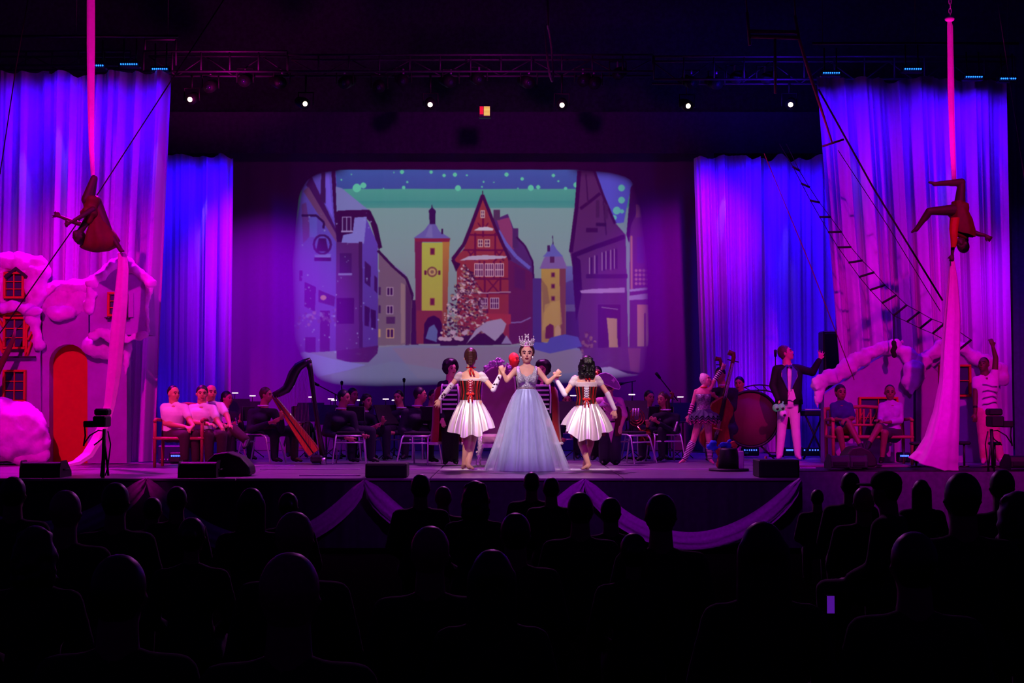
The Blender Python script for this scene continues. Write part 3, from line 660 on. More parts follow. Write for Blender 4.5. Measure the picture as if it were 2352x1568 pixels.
# ------------------------------------------------------------------ the snowy house sets
WALLM = mat('set_wall_paint', (168, 146, 190), .9, var=.10, scale=4); GLS = mat('set_window_blue', (36, 32, 84), .45, var=.1); TIM = mat('set_timber_red', (200, 30, 26), .7, var=.1)
SHD = mat('set_dark_trim', (40, 24, 44), .9)
def window(t, x0, y0, x1, y1, Y, nx=2, ny=3, fw=5, m=RED):
    a = A(); X0_, Z1 = pxs([(x0, y0)], Y)[0]; X1_, Z0 = pxs([(x1, y1)], Y)[0]; f = fw/153
    for b in ((X0_, X1_, Z1-f, Z1), (X0_, X1_, Z0, Z0+f), (X0_, X0_+f, Z0+f, Z1-f), (X1_-f, X1_, Z0+f, Z1-f)): box(b[0], b[1], Y-.07, Y+.0, b[2], b[3], a, .006)
    fr = mk('window_frame', a, m, t, None, False)
    w_ = (X1_-X0_-2*f)/nx; h_ = (Z1-Z0-2*f)/ny
    for i in range(nx):
        for j in range(ny): mk('pane', box(X0_+f+i*w_+.006, X0_+f+(i+1)*w_-.006, Y-.02, Y-.005, Z0+f+j*h_+.006, Z0+f+(j+1)*h_-.006, None, .004), GLS, fr, None, False)
    for i in range(1, nx): mk('muntin', box(X0_+f+i*w_-.007, X0_+f+i*w_+.007, Y-.05, Y-.021, Z0+f, Z1-f), m, fr, None, False)
    for j in range(1, ny): mk('muntin', box(X0_+f, X1_-f, Y-.046, Y-.022, Z0+f+j*h_-.006, Z0+f+j*h_+.006), m, fr, None, False)
def beam(t, x0, y0, x1, y1, Y, wd=6, m=TIM, name='timber'):
    p, q = W(x0, y0, Y), W(x1, y1, Y); d = (q-p).normalized(); n = Vector((-d.z, 0, d.x))*(wd/153/2)
    a = A(); a.add([*(v+Vector((0, dy, 0)) for dy in (-.06, 0) for v in (p+n, p-n, q-n, q+n))], [(0,1,2,3),(7,6,5,4),(0,4,5,1),(1,5,6,2),(2,6,7,3),(3,7,4,0)])
    mk(name, a, m, t, None, False)
def snowy(t, pts, Y, r, label=None, dy=0, vox=.035, amp=.05, name='snow', seed=0, flat=.8):
    """lumpy prop snow laid along pts (pixels), radius r in metres"""
    a = A(); rr = random.Random(seed+int(pts[0][0])); P_ = [W(p[0], p[1], Y+dy+(p[2] if len(p) > 2 else 0)) for p in pts]
    rs = r if isinstance(r, list) else [r]*len(P_)
    for i in range(len(P_)-1):
        n = max(2, int((P_[i+1]-P_[i]).length/(min(rs)*.7)))
        for k in range(n+1):
            c = P_[i].lerp(P_[i+1], k/n); q = rs[i]+(rs[i+1]-rs[i])*k/n; q *= rr.uniform(.82, 1.16)
            ell(a, c+Vector((rr.uniform(-.2,.2)*q, 0, rr.uniform(-.2,.2)*q)), (q*1.1, q*flat, q), None, 9, 6)
    o = remesh(name, a, SNOW, t, None, vox, 1, (amp*.95, 6))
    if label: o['label'] = label
    return o
def poly(t, name, pts, Y, dep, m, label=None):
    o = mk(name, extr(pxs(pts, Y), Y, Y+dep), m, t, None, False)
    if label: o['label'] = label
    return o
HY = 21.3
# far left house
t = thing('scenery_house', 'snow-capped timbered scenery house at the far left, three red windows', 'scenery', G(20, HY))
poly(t, 'wall', [(-90, 1063), (-90, 600), (88, 600), (92, 830), (97, 1063)], HY, .25, WALLM)
window(t, 11, 625, 57, 686, HY-.04, 2, 3); window(t, 10, 728, 60, 802, HY-.02, 2, 3); window(t, 9, 849, 61, 923, HY-.01, 2, 3)
mk('gable_board', extr(pxs([(36, 612), (8, 634), (12, 640), (36, 620), (60, 640), (64, 634)], HY-.12), HY-.12, HY-.02), SHD, t, None, False)
for b in ((-10,720,82,720,6),(-8,760,10,800,5),(12,820,12,720,5),(62,720,62,820,6),(62,760,80,722,5),(62,820,84,760,5),(66,780,82,752,4),(10,750,-8,722,5),(10,810,-6,780,5)): beam(t, b[0], b[1], b[2], b[3], HY, b[4])
beam(t, -40, 820, 83, 820, HY-.03, 4, SHD, 'ledge')
snowy(t, [(-60,604),(0,602),(40,600),(84,602)], HY, .14, 'thick snow along the roof', -.02)
snowy(t, [(82,612),(84,650),(80,690)], HY, .16); snowy(t, [(78,640),(74,690),(76,740),(88,790)], HY, .09, None, -.03)
snowy(t, [(-40,704),(0,706),(40,704),(84,712)], HY, .085, None, -.12); snowy(t, [(-30,620),(0,640),(0,690)], HY, .10, None, -.02); snowy(t, [(-10,622),(36,611),(66,626)], HY, .075, None, -.02)
a_ = snowy(t, [(-60,1000),(-20,985),(30,985),(80,1010)], HY, [.42, .38, .40, .28], 'pink-lit snowdrift at the foot of the house', -.35, .05, .05, 'snowdrift')
snowy(t, [(-40,1045),(40,1045),(92,1045)], HY, .14, None, -.35, .05, .04, 'snowdrift')
# gateway with the red door
t = thing('scenery_gateway', 'scenery wall with a tall round-topped red door under heavy snow', 'scenery', G(150, HY))
arc = [(157+44*math.cos(q*math.pi/12), 834-44*math.sin(q*math.pi/12)) for q in range(13)]
poly(t, 'wall', [(97, 1063), (97, 662), (140, 655), (203, 650), (203, 1063), (201, 1063)]+arc+[(113, 1063)], HY+.05, .25, WALLM)
poly(t, 'door', [(112, 1063), (202, 1063), (202, 834)]+arc+[(112, 834)], HY+.24, .06, mat('set_door_red', (205, 18, 8), .75, var=.05), 'bright red arched door leaf')
snowy(t, [(98,668),(130,662),(170,660),(206,656)], HY, .12, 'snow crust along the wall top', .05)
snowy(t, [(112,690),(140,690),(175,690),(196,688)], HY, [.20,.26,.24,.20], None, .12, .04, .06, 'snow', 3, .6); snowy(t, [(120,715),(142,722),(160,715)], HY, .11, None, 0, .035, .04, 'snow', 1, .7)
# gable tower
t = thing('scenery_tower', 'gabled scenery tower with one red window behind the left silk', 'scenery', G(262, HY))
poly(t, 'wall', [(207, 770), (207, 668), (232, 640), (277, 602), (334, 648), (338, 768)], HY-.35, .5, WALLM, 'jutting upper wall')
poly(t, 'wall', [(203, 1063), (203, 768), (291, 768), (291, 1063)], HY+.02, .25, WALLM)
window(t, 249, 671, 292, 727, HY-.40, 2, 3); poly(t, 'sill', [(243, 733), (243, 730), (296, 730), (296, 733)], HY-.42, .07, SHD)
poly(t, 'shutter', [(238, 728), (238, 672), (247, 672), (247, 728)], HY-.39, .04, WALLM); poly(t, 'shutter', [(295, 728), (295, 672), (306, 672), (306, 728)], HY-.39, .04, WALLM)
snowy(t, [(212,650),(240,628),(276,596),(310,620),(342,648)], HY, [.10,.09,.08,.08,.10], 'snow along the gable', -.33, .03)
snowy(t, [(342,652),(337,700),(341,764)], HY, [.07,.035,.03], None, -.33, .025, .02); snowy(t, [(206,670),(206,712)], HY, .075, None, -.36, .03)
snowy(t, [(210,772),(235,764),(262,774),(296,778),(338,768)], HY, [.07,.08,.08,.06,.05], 'snow ledge under the jutting wall', -.38, .03)
snowy(t, [(222,792),(250,796)], HY, .17, None, -.1, .035, .03); snowy(t, [(290,784),(292,820),(287,862)], HY, [.08,.05,.02], None, -.1, .025, .02, 'icicle')
# thin dark branch in front of the far left house
tag(mk('branch', tube([W(-20,880,20.9),W(0,842,20.9),W(18,806,20.9),W(30,780,20.9),W(36,752,20.9)], [.07,.05,.045,.03,.012]), mat('branch_bark', (92,38,34), .9, bump=.5), None, W(-20,880,20.9)), 'bare reddish branch sticking up before the far left house', 'branch')
# right houses
RY = 22.0
t = thing('scenery_house', 'low scenery house on the right with a steep snow roof and red window', 'scenery', G(1990, RY))
poly(t, 'wall', [(1893, 1063), (1893, 905), (1960, 860), (2052, 800), (2098, 838), (2098, 1063)], RY, .25, WALLM)
snowy(t, [(1880,886),(1920,860),(1970,826),(2020,798),(2054,792)], RY, [.12,.125,.12,.11,.10], 'long snow roof slope', -.05, .03, .06); snowy(t, [(2056,794),(2082,812),(2104,834)], RY, [.09,.11,.12], None, -.05)
snowy(t, [(1882,890),(1880,915)], RY, [.10,.06], None, -.05); snowy(t, [(1876,912),(1877,936)], RY, [.045,.015], None, -.05, .02, .01, 'icicle')
window(t, 1971, 911, 2062, 1006, RY-.02, 2, 2, 5)
t = thing('scenery_house', 'right-hand scenery house with twin snow slopes behind the silk', 'scenery', G(2200, RY))
poly(t, 'wall', [(2104, 1063), (2104, 850), (2190, 800), (2296, 858), (2310, 1063)], RY+.02, .25, WALLM)
snowy(t, [(2092,850),(2125,822),(2160,800),(2190,790)], RY, [.12,.115,.11,.10], None, -.08, .03, .06); snowy(t, [(2194,792),(2230,812),(2262,832),(2290,848)], RY, [.09,.10,.11,.12], 'snow slope falling towards the standing man', -.05)
snowy(t, [(2290,850),(2300,872)], RY, .13, None, -.02); snowy(t, [(2098,846),(2096,870),(2092,895)], RY, [.17,.15,.07], 'lumpy snow hanging between the two roofs', -.15, .03, .06)
window(t, 2155, 837, 2229, 911, RY-.0, 2, 2, 5)

# ------------------------------------------------------------------ silks, ropes, rigging
SILK = mat('aerial_silk', (236, 206, 226), .55, var=.05, sheen=.3)
def silk(name, pts, Y, label, seed=0, folds=5, m=None, parent=None):
    """pts: (px, py, width px, dy)"""
    a = A(); n = 24; v = []; P_ = []
    for i in range(len(pts)-1):
        k = 8
        for j in range(k+(i == len(pts)-2)): P_.append([pts[i][q]+(pts[i+1][q]-pts[i][q])*j/k for q in range(4)])
    for i, p in enumerate(P_):
        c = W(p[0], p[1], Y+p[3]); hw = p[2]/2*Y/F
        q0 = P_[max(i-1, 0)]; q1 = P_[min(i+1, len(P_)-1)]; d = (W(q1[0], q1[1], Y+q1[3])-W(q0[0], q0[1], Y+q0[3])).normalized(); s = Vector((1,0,0))-d*d.x; s.normalize(); t_ = d.cross(s)
        for j in range(n):
            q = 2*math.pi*j/n; rr = 1+.16*math.sin(folds*q+seed+i*.03)
            v.append(c+s*(hw*rr*math.cos(q))+t_*(max(.012, hw*.45)*rr*math.sin(q)))
    k = len(P_); a.add(v, [(i*n+j, i*n+(j+1) % n, (i+1)*n+(j+1) % n, (i+1)*n+j) for i in range(k-1) for j in range(n)]+[tuple(range(n))[::-1], tuple((k-1)*n+j for j in range(n))])
    return mk(name, a, m or SILK, parent, v[0] if parent is None else None)
AY = 20.0
t = thing('aerial_silk', 'pink silk hanging at the left, gathered under the hooked-leg acrobat', 'silk', W(209, -30, AY))
mk('upper_length', A().add(*(lambda o: ([tuple(x) for x in o[0]], o[1]))(([], []))), SILK, t) if False else None
silk('upper_length', [(209,-40,18,0),(209,100,18,0),(209,240,15,0),(210,340,11,0),(214,410,8,0)], AY, None, 0, 4, None, t)
silk('lower_length', [(281,580,18,0),(282,620,24,0),(277,690,29,0),(270,760,31,0),(262,850,30,0),(251,930,24,0),(238,975,22,-.1),(222,1010,26,-.2),(200,1045,26,-.35),(176,1062,22,-.5),(152,1068,14,-.6)], AY, None, 1, 5, None, t)
t = thing('aerial_silk', 'pink silk hanging at the right on a chain, spreading to the deck', 'silk', W(2182, -10, AY))
silk('upper_length', [(2180,44,7,0),(2182,60,12,0),(2184,200,14,0),(2187,320,12,0),(2191,412,10,0)], AY, None, 2, 4, None, t)
silk('lower_length', [(2187,592,8,0),(2189,640,20,0),(2188,720,34,0),(2184,800,40,0),(2181,880,44,0),(2174,950,56,.0),(2164,1010,72,.0),(2154,1046,92,.05),(2146,1066,112,.1)], AY, None, 3, 7, None, t)
a = A()
for i in range(5): c = W(2182, -8+i*11, AY); tube([c+Vector((.018*math.cos(q)*(i % 2), .018*math.cos(q)*(1-i % 2), .042*math.sin(q))) for q in [k*math.pi/5 for k in range(10)]], .008, 6, a, closed=True)
tag(mk('rigging_chain', a, CHR, None, W(2182, -8, AY)), 'short metal chain holding the head of the right silk', 'chain')
mk('swivel', ell(A(), W(2181, 44, AY), (.07, .05, .04)), SILK, bpy.data.objects['aerial_silk.001'])
def line(name, pts, r, m, label, cat='rope', group=None): P_ = [W(*p) for p in pts]; return tag(mk(name, tube(P_, r, 6), m, None, P_[0]), label, cat, group)
line('guy_line', [(520,-10,19.6),(228,440,20.4),(0,765,21.0)], .009, ROPE, 'dark guy line slanting down across the whole left drape')
line('guy_line', [(66,-10,20),(36,160,20),(0,400,20)], .008, ROPE, 'faint line hanging at the top left corner')
line('guy_line', [(1880,205,21),(2005,430,21),(2165,690,21)], .014, ROPE, 'thick dark line slanting from the trapeze to the right silk')
line('guy_line', [(1925,345,21.1),(2040,520,21.1),(2160,715,21.1)], .006, ROPE, 'thin line below the thick dark line on the right drape')
line('guy_line', [(1755,352,21.4),(1860,606,21.4),(1962,872,21.4)], .007, mat('line_red', (120,40,60), .8), 'reddish thin line crossing the blue rear drape')
line('guy_line', [(2292,10,21),(2318,180,21),(2356,430,21)], .007, mat('line_violet', (110,60,120), .8), 'thin violet line at the top right corner')
line('bungee_line', [(1836,92,19.8),(1858,165,19.9),(1886,250,20),(1912,330,20)], [.022,.026,.020,.012], mat('line_pink', (230,90,120), .7), 'pink stay running down from the trapeze frame')
line('stay_bar', [(1889,336,20),(1938,320,20)], .016, mat('bar_maroon', (120,50,70), .6), 'short crossbar at the lower end of the pink stay', 'bar')
# trapeze frame
MAR = mat('frame_maroon', (120, 46, 84), .5, var=.2)
t = thing('trapeze_frame', 'square dark pink metal frame hanging at the top right', 'frame', W(1780, 85, 19.8))
for i, (p, q, r) in enumerate((((1722,72),(1832,74),.028),((1724,84),(1836,87),.030),((1716,28),(1722,104),.022),((1826,36),(1836,92),.022),((1780,90),(1781,215),.020),((1712,-20),(1716,28),.012),((1824,-20),(1827,40),.012))):
    mk(('crossbar','crossbar','upright','upright','upright','hanging_strap','hanging_strap')[i], tube([W(*p, 19.8), W(*q, 19.8)], r, 8), MAR, t)
a = A(); c = W(1262, 122, 20.2); tube([c+Vector((.055*math.cos(q)+.03*math.sin(q)*-1, .38*math.cos(q), .40*math.sin(q))) for q in [k*math.pi/18 for k in range(36)]], .014, 8, a, closed=True)
t = tag(mk('aerial_hoop', a, mat('hoop_tape', (190, 60, 140), .5), None, c), 'metal aerial hoop hanging edge-on above the stage centre', 'hoop'); mk('hanging_strap', tube([W(1257,-20,20.2), W(1260,60,20.2)], .02, 6), MAR, t)
# rope ladder
RG = [(1821,382,1836,392),(1841,421,1859,430),(1861,460,1882,465),(1883,498,1907,498),(1903,533,1932,532),(1925,568,1954,567),(1950,603,1980,598),(1974,636,2007,625),(1999,666,2032,654),(2027,696,2058,677),(2053,725,2082,700),(2084,739,2111,716),(2114,754,2139,732),(2143,766,2168,743),(2176,784,2201,760),(2205,802,2230,780)]
t = thing('rope_ladder', 'rope ladder sagging across the right drape to the snowy roof', 'ladder', W(2050, 700, 21.2))
mk('side_rope', tube([W(1790,330,22.6)]+[W(r[0], r[1], 22.4-.08*i) for i, r in enumerate(RG)], .0055, 6), ROPE, t); mk('side_rope', tube([W(1806,330,22.6)]+[W(r[2], r[3], 22.4-.08*i) for i, r in enumerate(RG)], .0055, 6), ROPE, t)
for i, r in enumerate(RG):
    p, q = W(r[0]-1, r[1], 22.4-.08*i), W(r[2]+1, r[3], 22.4-.08*i); mk('rung', tube([p, q], .0175, 8), ROPE, t)
a = A(); tube([W(2053,727,21.6), W(2053,785,21.6)], .009, 6, a); mk('tail_rope', a, ROPE, t)
a = A(); [ell(a, W(2053+dx, y, 21.55), (.045, .04, .05)) for dx, y in ((0,788),(2,797),(-2,806),(1,815))]; remesh('knot', a, ROPE, t, None, .02, 1)

# ------------------------------------------------------------------ truss and lights above
TR = mat('truss_metal', (84, 60, 90), .5, .5); HOUS = mat('lamp_housing', (20, 18, 24), .5)
def truss(px0, px1, pyt, pyb, Y, label, n, r=.022):
    p0, p1 = W(px0, pyt, Y), W(px1, pyt, Y); zb = W(px0, pyb, Y).z; t = thing('lighting_truss', label, 'truss', (p0+p1)/2)
    for z in (p0.z, zb):
        for dy in (0, .35): mk('chord', tube([(p0.x, Y+dy, z), (p1.x, Y+dy, z)], r, 6), TR, t)
    for i in range(n+1):
        x = p0.x+(p1.x-p0.x)*i/n; mk('upright', tube([(x, Y, p0.z), (x, Y, zb)], r*.7, 6), TR, t)
        if i < n: mk('diagonal_brace', tube([(x, Y+.35, zb if i % 2 else p0.z), (x+(p1.x-p0.x)/n, Y+.35, p0.z if i % 2 else zb)], r*.6, 5), TR, t)
    return t
truss(330, 660, 118, 164, 24.2, 'pink-lit truss above the left drape corner', 5)
truss(662, 1500, 126, 164, 24.2, 'long dim truss over the middle of the stage', 12, .02)
truss(1502, 2330, 130, 182, 24.2, 'blue-edged truss running above the right drape', 12, .02)
truss(-60, 300, 118, 150, 22.9, 'dim truss over the far left drape', 6, .018)
t = thing('cable_box', 'open rectangular frame standing on the left truss', 'frame', W(368, 115, 24.2))
for n_, p, q in (('rail',(332,91),(405,91)),('post',(333,91),(333,116)),('post',(404,91),(404,150))): mk(n_, tube([W(*p, 24.2), W(*q, 24.2)], .018, 6), TR, t)
def lamp(px, py, Y, label, on=True, tilt=0, group=None, s=1):
    c = W(px, py, Y); t = thing('stage_spotlight', label, 'spotlight', c+Vector((0, .12, .38*s)), group)
    f = Vector((-c.x*.05+tilt, -1, -.35)).normalized()
    mk('housing', tube([c+f*.02, c-f*.10, c-f*.34*s, c-f*.40*s], [.095*s, .10*s, .085*s, .04*s], 14), HOUS, t)
    mk('lens', tube([c+f*.022, c+f*.035], [.042*s, .038*s], 14), emis('lamp_glass_on', (255, 232, 200), 5) if on else mat('lens_off', (60, 60, 90), .15, .5), t)
    mk('yoke', tube([c+Vector((.13*s,.12,0)), c+Vector((.13*s,.12,.22*s)), c+Vector((-.13*s,.12,.22*s)), c+Vector((-.13*s,.12,0))], .014, 6), HOUS, t)
    mk('clamp', tube([c+Vector((0,.12,.22*s)), Vector((c.x,Y+.12,W(0,168,24.4).z))], .018, 8), CHR if not on else HOUS, t)
    return t
for i, (x, y) in enumerate(((437,228),(700,238),(988,240),(1291,241),(1580,243),(1816,240))):
    lamp(x, y, 24.4, ('lit spotlight near the left drape corner','second lit spotlight, over the harp','third lit spotlight, left of the red and yellow indicator','fourth lit spotlight, under the aerial hoop','fifth lit spotlight, left of the rear blue drape','sixth lit spotlight, next to the right drape')[i], True, (-.3,.3,0,.0,.3,0)[i])
for i, (x, y) in enumerate(((645,190),(790,190),(870,200),(925,186),(1035,188),(1100,182),(1215,190),(1340,186),(1365,192),(1420,170),(1590,190),(1648,192),(1690,178),(1760,180),(480,200),(560,186))):
    lamp(x, y, 24.35, 'unlit black stage lantern in the dark row under the truss', False, rnd.uniform(-.5, .5), 'unlit lanterns under the truss', 1.1)
t = thing('led_indicator', 'small red and yellow striped indicator panel under the truss', 'indicator', W(1113, 254, 24.3))
q = W(1102, 244, 24.3); p = W(1125, 266, 24.3); mk('housing', box(q.x-.02, p.x+.02, 24.32, 24.5, p.z-.02, q.z+.02, None, .01), HOUS, t, None, False)
for i in range(7):
    z = q.z-(q.z-p.z)*(i+.2)/7.2; mk('led_strip', box(q.x+.07, p.x, 24.295, 24.318, z-.012, z, None), emis('led_yellow', (255,190,90), 1.3), t, None, False)
    if i < 6: mk('led_strip', box(q.x, q.x+.062, 24.295, 24.318, z-.014, z, None), emis('led_red', (255,20,40), 1.2), t, None, False)
def batten(px0, px1, py, Y, label, cat='light bar', group=None, n=8, slope=0, col=(30, 110, 255), s=3.5, floor=False):
    p, q = W(px0, py, Y), W(px1, py+slope, Y)
    if floor: p.z = q.z = SZ+.12
    t = thing('led_batten', label, cat, ((p+q)/2 if not floor else Vector(((p.x+q.x)/2, Y, SZ))), group)
    mk('housing', box(p.x-.03, q.x+.03, Y+.02, Y+.14, min(p.z, q.z)-(.10 if floor else .05), max(p.z, q.z)+.05, None, .015), HOUS, t, None, False)
    if not floor:
        for e in (.15, .85): g_ = p.lerp(q, e); mk('hanger', tube([g_+Vector((0,.08,.05)), g_+Vector((0,.08,.42))], .012, 6), HOUS, t)
    for i in range(n):
        c = p.lerp(q, (i+.5)/n); mk('led', ell(A(), c+Vector((0, .005, 0)), (.0115, .018, .013), None, 8, 6), emis('led_blue_dot_%d%d%d' % col, col, s), t)
for a_ in ((200,238,150,22,'blue LED bar behind the left silk head'),(275,316,147,22,'brightest blue LED bar over the left drape'),(348,385,158,22,'blue LED bar at the inner corner of the left drape'),
          (1890,1930,167,22.5,'blue LED bar at the inner corner of the right drape'),(2077,2118,158,22.5,'raised blue LED bar over the middle of the right drape'),(2218,2258,176,22.5,'blue LED bar right of the right silk'),(2298,2335,180,22.5,'blue LED bar at the outer end of the right drape')):
    batten(a_[0], a_[1], a_[2], a_[3], a_[4], group=None)
for a_ in ((392,416,1032,21.4,'blue LED floor bar under the red bench'),(1708,1740,1027,24,'blue LED floor bar below the round drum'),(1806,1822,1025,24,'short blue LED floor bar between the tailcoat man\'s legs'),(1845,1882,1025,24,'blue LED floor bar right of the tailcoat man'),(2068,2088,1060,21.4,'blue LED floor bar under the right bench end')):
    batten(*a_, n=6, col=(60, 90, 255), s=3.5, floor=True)

for p0, p1, py, Y, lb in ((-70, 402, 150, 22.08, 'dark pipe carrying the blue LED bars over the left drape'), (1872, 2350, 165, 22.58, 'dark pipe carrying the blue LED bars over the right drape')):
    z = W(0, py, Y).z+.46; a_, b_ = W(p0, 784, Y).x, W(p1, 784, Y).x; o = tag(mk('lighting_pipe', tube([(a_, Y, z), (b_, Y, z)], .024, 8), HOUS, None, (a_, Y, z)), lb, 'pipe')
    for s in (.05, .5, .95): x = a_+(b_-a_)*s; mk('hanging_cable', tube([(x, Y, z), (x, Y, z+3)], .006, 5), HOUS, o)
# ------------------------------------------------------------------ things on the deck edge
def wedge(px0, px1, py0, Y, label, dep=.42, m=BLK, round_=False):
    p = G(px0, Y); q = G(px1, Y); h = W(px0, py0, Y).z-SZ; t = thing('stage_monitor', label, 'speaker', ((p.x+q.x)/2, Y+dep/2, SZ))
    sec = [(Y, SZ), (Y, SZ+h*.55), (Y+.04, SZ+h), (Y+dep*.55, SZ+h), (Y+dep, SZ+h*.25), (Y+dep, SZ)]
    a = A(); n = len(sec); a.add([(x, y, z) for x in (p.x, q.x) for y, z in sec], [tuple(range(n)), tuple(range(2*n-1, n-1, -1))]+[(i, (i+1) % n, (i+1) % n+n, i+n) for i in range(n)])
    o = mk('cabinet', a, m, t, None, False); bv = o.modifiers.new('b', 'BEVEL'); bv.width = .03; bv.segments = 3
    mk('grille', box(p.x+.04, q.x-.04, Y-.012, Y-.002, SZ+.03, SZ+h*.5, None, .005), mat('grille_mesh', (24,22,28), .7, .4, var=.5, scale=120), t, None, False)
    mk('handle', tube([(q.x+.002, Y+.1, SZ+h*.5), (q.x+.03, Y+.13, SZ+h*.5), (q.x+.03, Y+.25, SZ+h*.5), (q.x+.002, Y+.28, SZ+h*.5)], .01, 6), BLK, t)
    return t
wedge(50, 143, 1062, 17.5, 'low black stage monitor at the far left edge'); wedge(412, 500, 1062, 17.5, 'black box monitor in front of the seated men')
wedge(2316, 2380, 1047, 20.0, 'black stage monitor cut off by the right edge')
def dome_wedge(px0, px1, py0, Y, label):
    p = G(px0, Y); q = G(px1, Y); h = W(px0, py0, Y).z-SZ; w_ = q.x-p.x; t = thing('stage_monitor', label, 'speaker', ((p.x+q.x)/2, Y+.2, SZ))
    pr = [(p.x, SZ), (p.x+w_*.02, SZ+h*.55), (p.x+w_*.22, SZ+h*.93), (p.x+w_*.5, SZ+h), (p.x+w_*.78, SZ+h*.8), (p.x+w_*.97, SZ+h*.4), (q.x, SZ+h*.1), (q.x-.04, SZ)]
    o = mk('cabinet', extr(pr, Y, Y+.4), BLK, t, None, False); bv = o.modifiers.new('b', 'BEVEL'); bv.width = .03; bv.segments = 3
    mk('horn', extr([(p.x+w_*.3, SZ+h*.3), (p.x+w_*.35, SZ+h*.75), (p.x+w_*.6, SZ+h*.75), (p.x+w_*.7, SZ+h*.3)], Y-.012, Y-.002), HOUS, t, None, False)
dome_wedge(470, 578, 1038, 17.8, 'rounded black monitor wedge in front of the crossed leg'); dome_wedge(1938, 2013, 1024, 20.3, 'rounded grey monitor before the women on the right bench')
wedge(1905, 1950, 1047, 20.0, 'square dark monitor at the corner of the stage step', .4, mat('dark_plum_box', (40,28,48), .7)); wedge(1950, 1990, 1047, 20.0, 'dark monitor box next to the rounded grey monitor', .3, mat('dark_plum_box', (40,28,48), .7))
def cube_speaker(px0, px1, py0, label, Y=17.45):
    p = G(px0, Y); q = G(px1, Y); h = W(px0, py0, Y).z-SZ; t = thing('fill_speaker', label, 'speaker', ((p.x+q.x)/2, Y+.2, SZ))
    mk('cabinet', box(p.x, q.x, Y, Y+.45, SZ, SZ+h, None, .012), BLK, t, None, False); mk('grille', box(p.x+.02, q.x-.02, Y-.012, Y, SZ+.02, SZ+h-.02, None, .004), mat('grille_mesh', (24,22,28), .7), t, None, False)
cube_speaker(840, 935, 1064, 'square black speaker on the deck edge left of the left dancer'); cube_speaker(1741, 1834, 1056, 'square black speaker on the deck edge before the tailcoat man')
for px, py, lb in ((1757,1040,'small coloured bottle behind the right square speaker'),(1780,1048,'small green bottle behind the right square speaker')):
    c = G(px, 17.98); h = .20 if px < 1770 else .15; tag(mk('bottle', tube([c, c+Vector((0,0,h*.65)), c+Vector((0,0,h*.8)), c+Vector((0,0,h+.04))], [.035,.035,.016,.016], 10), mat('bottle_green' if px > 1770 else 'bottle_red', (60,160,60) if px > 1770 else (200,70,40), .3), None, c), lb, 'bottle')
# bin with cloth
BY = .912*F/(1080-925)
c = G(1672, BY); t = thing('prop_bin', 'black round bin on a base plate right of the striped-sock dancer', 'bin', c)
mk('base_plate', tube([c+Vector((0,0,.001)), c+Vector((0,0,.03))], .27, 24), mat('base_plum', (50,20,50), .6), t); mk('body', tube([c+Vector((0,0,.03)), c+Vector((0,0,.28)), c+Vector((0,0,.30))], [.15,.12,.11], 20), BLK, t)
mk('side_panel', box(c.x+.12, c.x+.19, c.y-.1, c.y-.07, SZ+.03, SZ+.27, None, .01), WHT, t, None, False)
def rag(name, px, py, Y, r, m, label, seed):
    a = A(); rr = random.Random(seed); c = W(px, py, Y)
    for i in range(9): ell(a, c+Vector((rr.uniform(-1.3,1.3)*r, rr.uniform(-.3,.3)*r, rr.uniform(-.8,.8)*r)), (r*rr.uniform(.4,.8), r*.3, r*rr.uniform(.25,.5)), None, 8, 6)
    return tag(remesh(name, a, m, None, c, .018, 2, (.02, 14)), label, 'cloth')
rag('crumpled_cloth', 1654, 1026, BY+.42, .10, mat('rag_blue', (40,90,220), .8), 'crumpled bright blue cloth behind the black bin', 3); a = A(); c = G(1657, BY+.40); [ell(a, c+Vector((dx, dy, dz)), (.07, .06, .06), None, 8, 6) for dx, dy, dz in ((-.02,0,.05),(.03,.03,.06),(-.01,.02,.13),(.02,-.01,.19),(.04,.02,.25),(-.03,.0,.24))]; tag(remesh('draped_cloth', a, mat('rag_red', (150,30,40), .8), None, c, .018, 2, (.02, 14)), 'dark red cloth heaped left of the black bin', 'cloth'); rag('crumpled_cloth', 1680, 1020, BY+.02, .045, mat('rag_orange', (230,90,70), .8), 'small orange cloth lying on top of the bin', 5)
# hand-balancing canes
for i, (x, y, yb) in enumerate(((2101,1014,1072),(2162,1013,1072),(2211,1013,1072),(2281,1014,1072))):
    Y = 20.3; c = G(x, Y); h = W(x, y, Y).z-SZ; t = thing('balancing_cane', ('hand-balancing cane left of the spread silk foot','hand-balancing cane in front of the spread silk','hand-balancing cane right of the spread silk','hand-balancing cane behind the right camera stand')[i], 'cane', c)
    mk('block', box(c.x-.085, c.x+.085, Y-.05, Y+.05, SZ+h-.05, SZ+h, None, .018), BLK, t, None, False); mk('post', tube([c+Vector((0,0,.02)), c+Vector((0,0,h-.04))], .016, 10), HOUS, t); mk('foot_plate', tube([c, c+Vector((0,0,.02))], .07, 16), BLK, t)
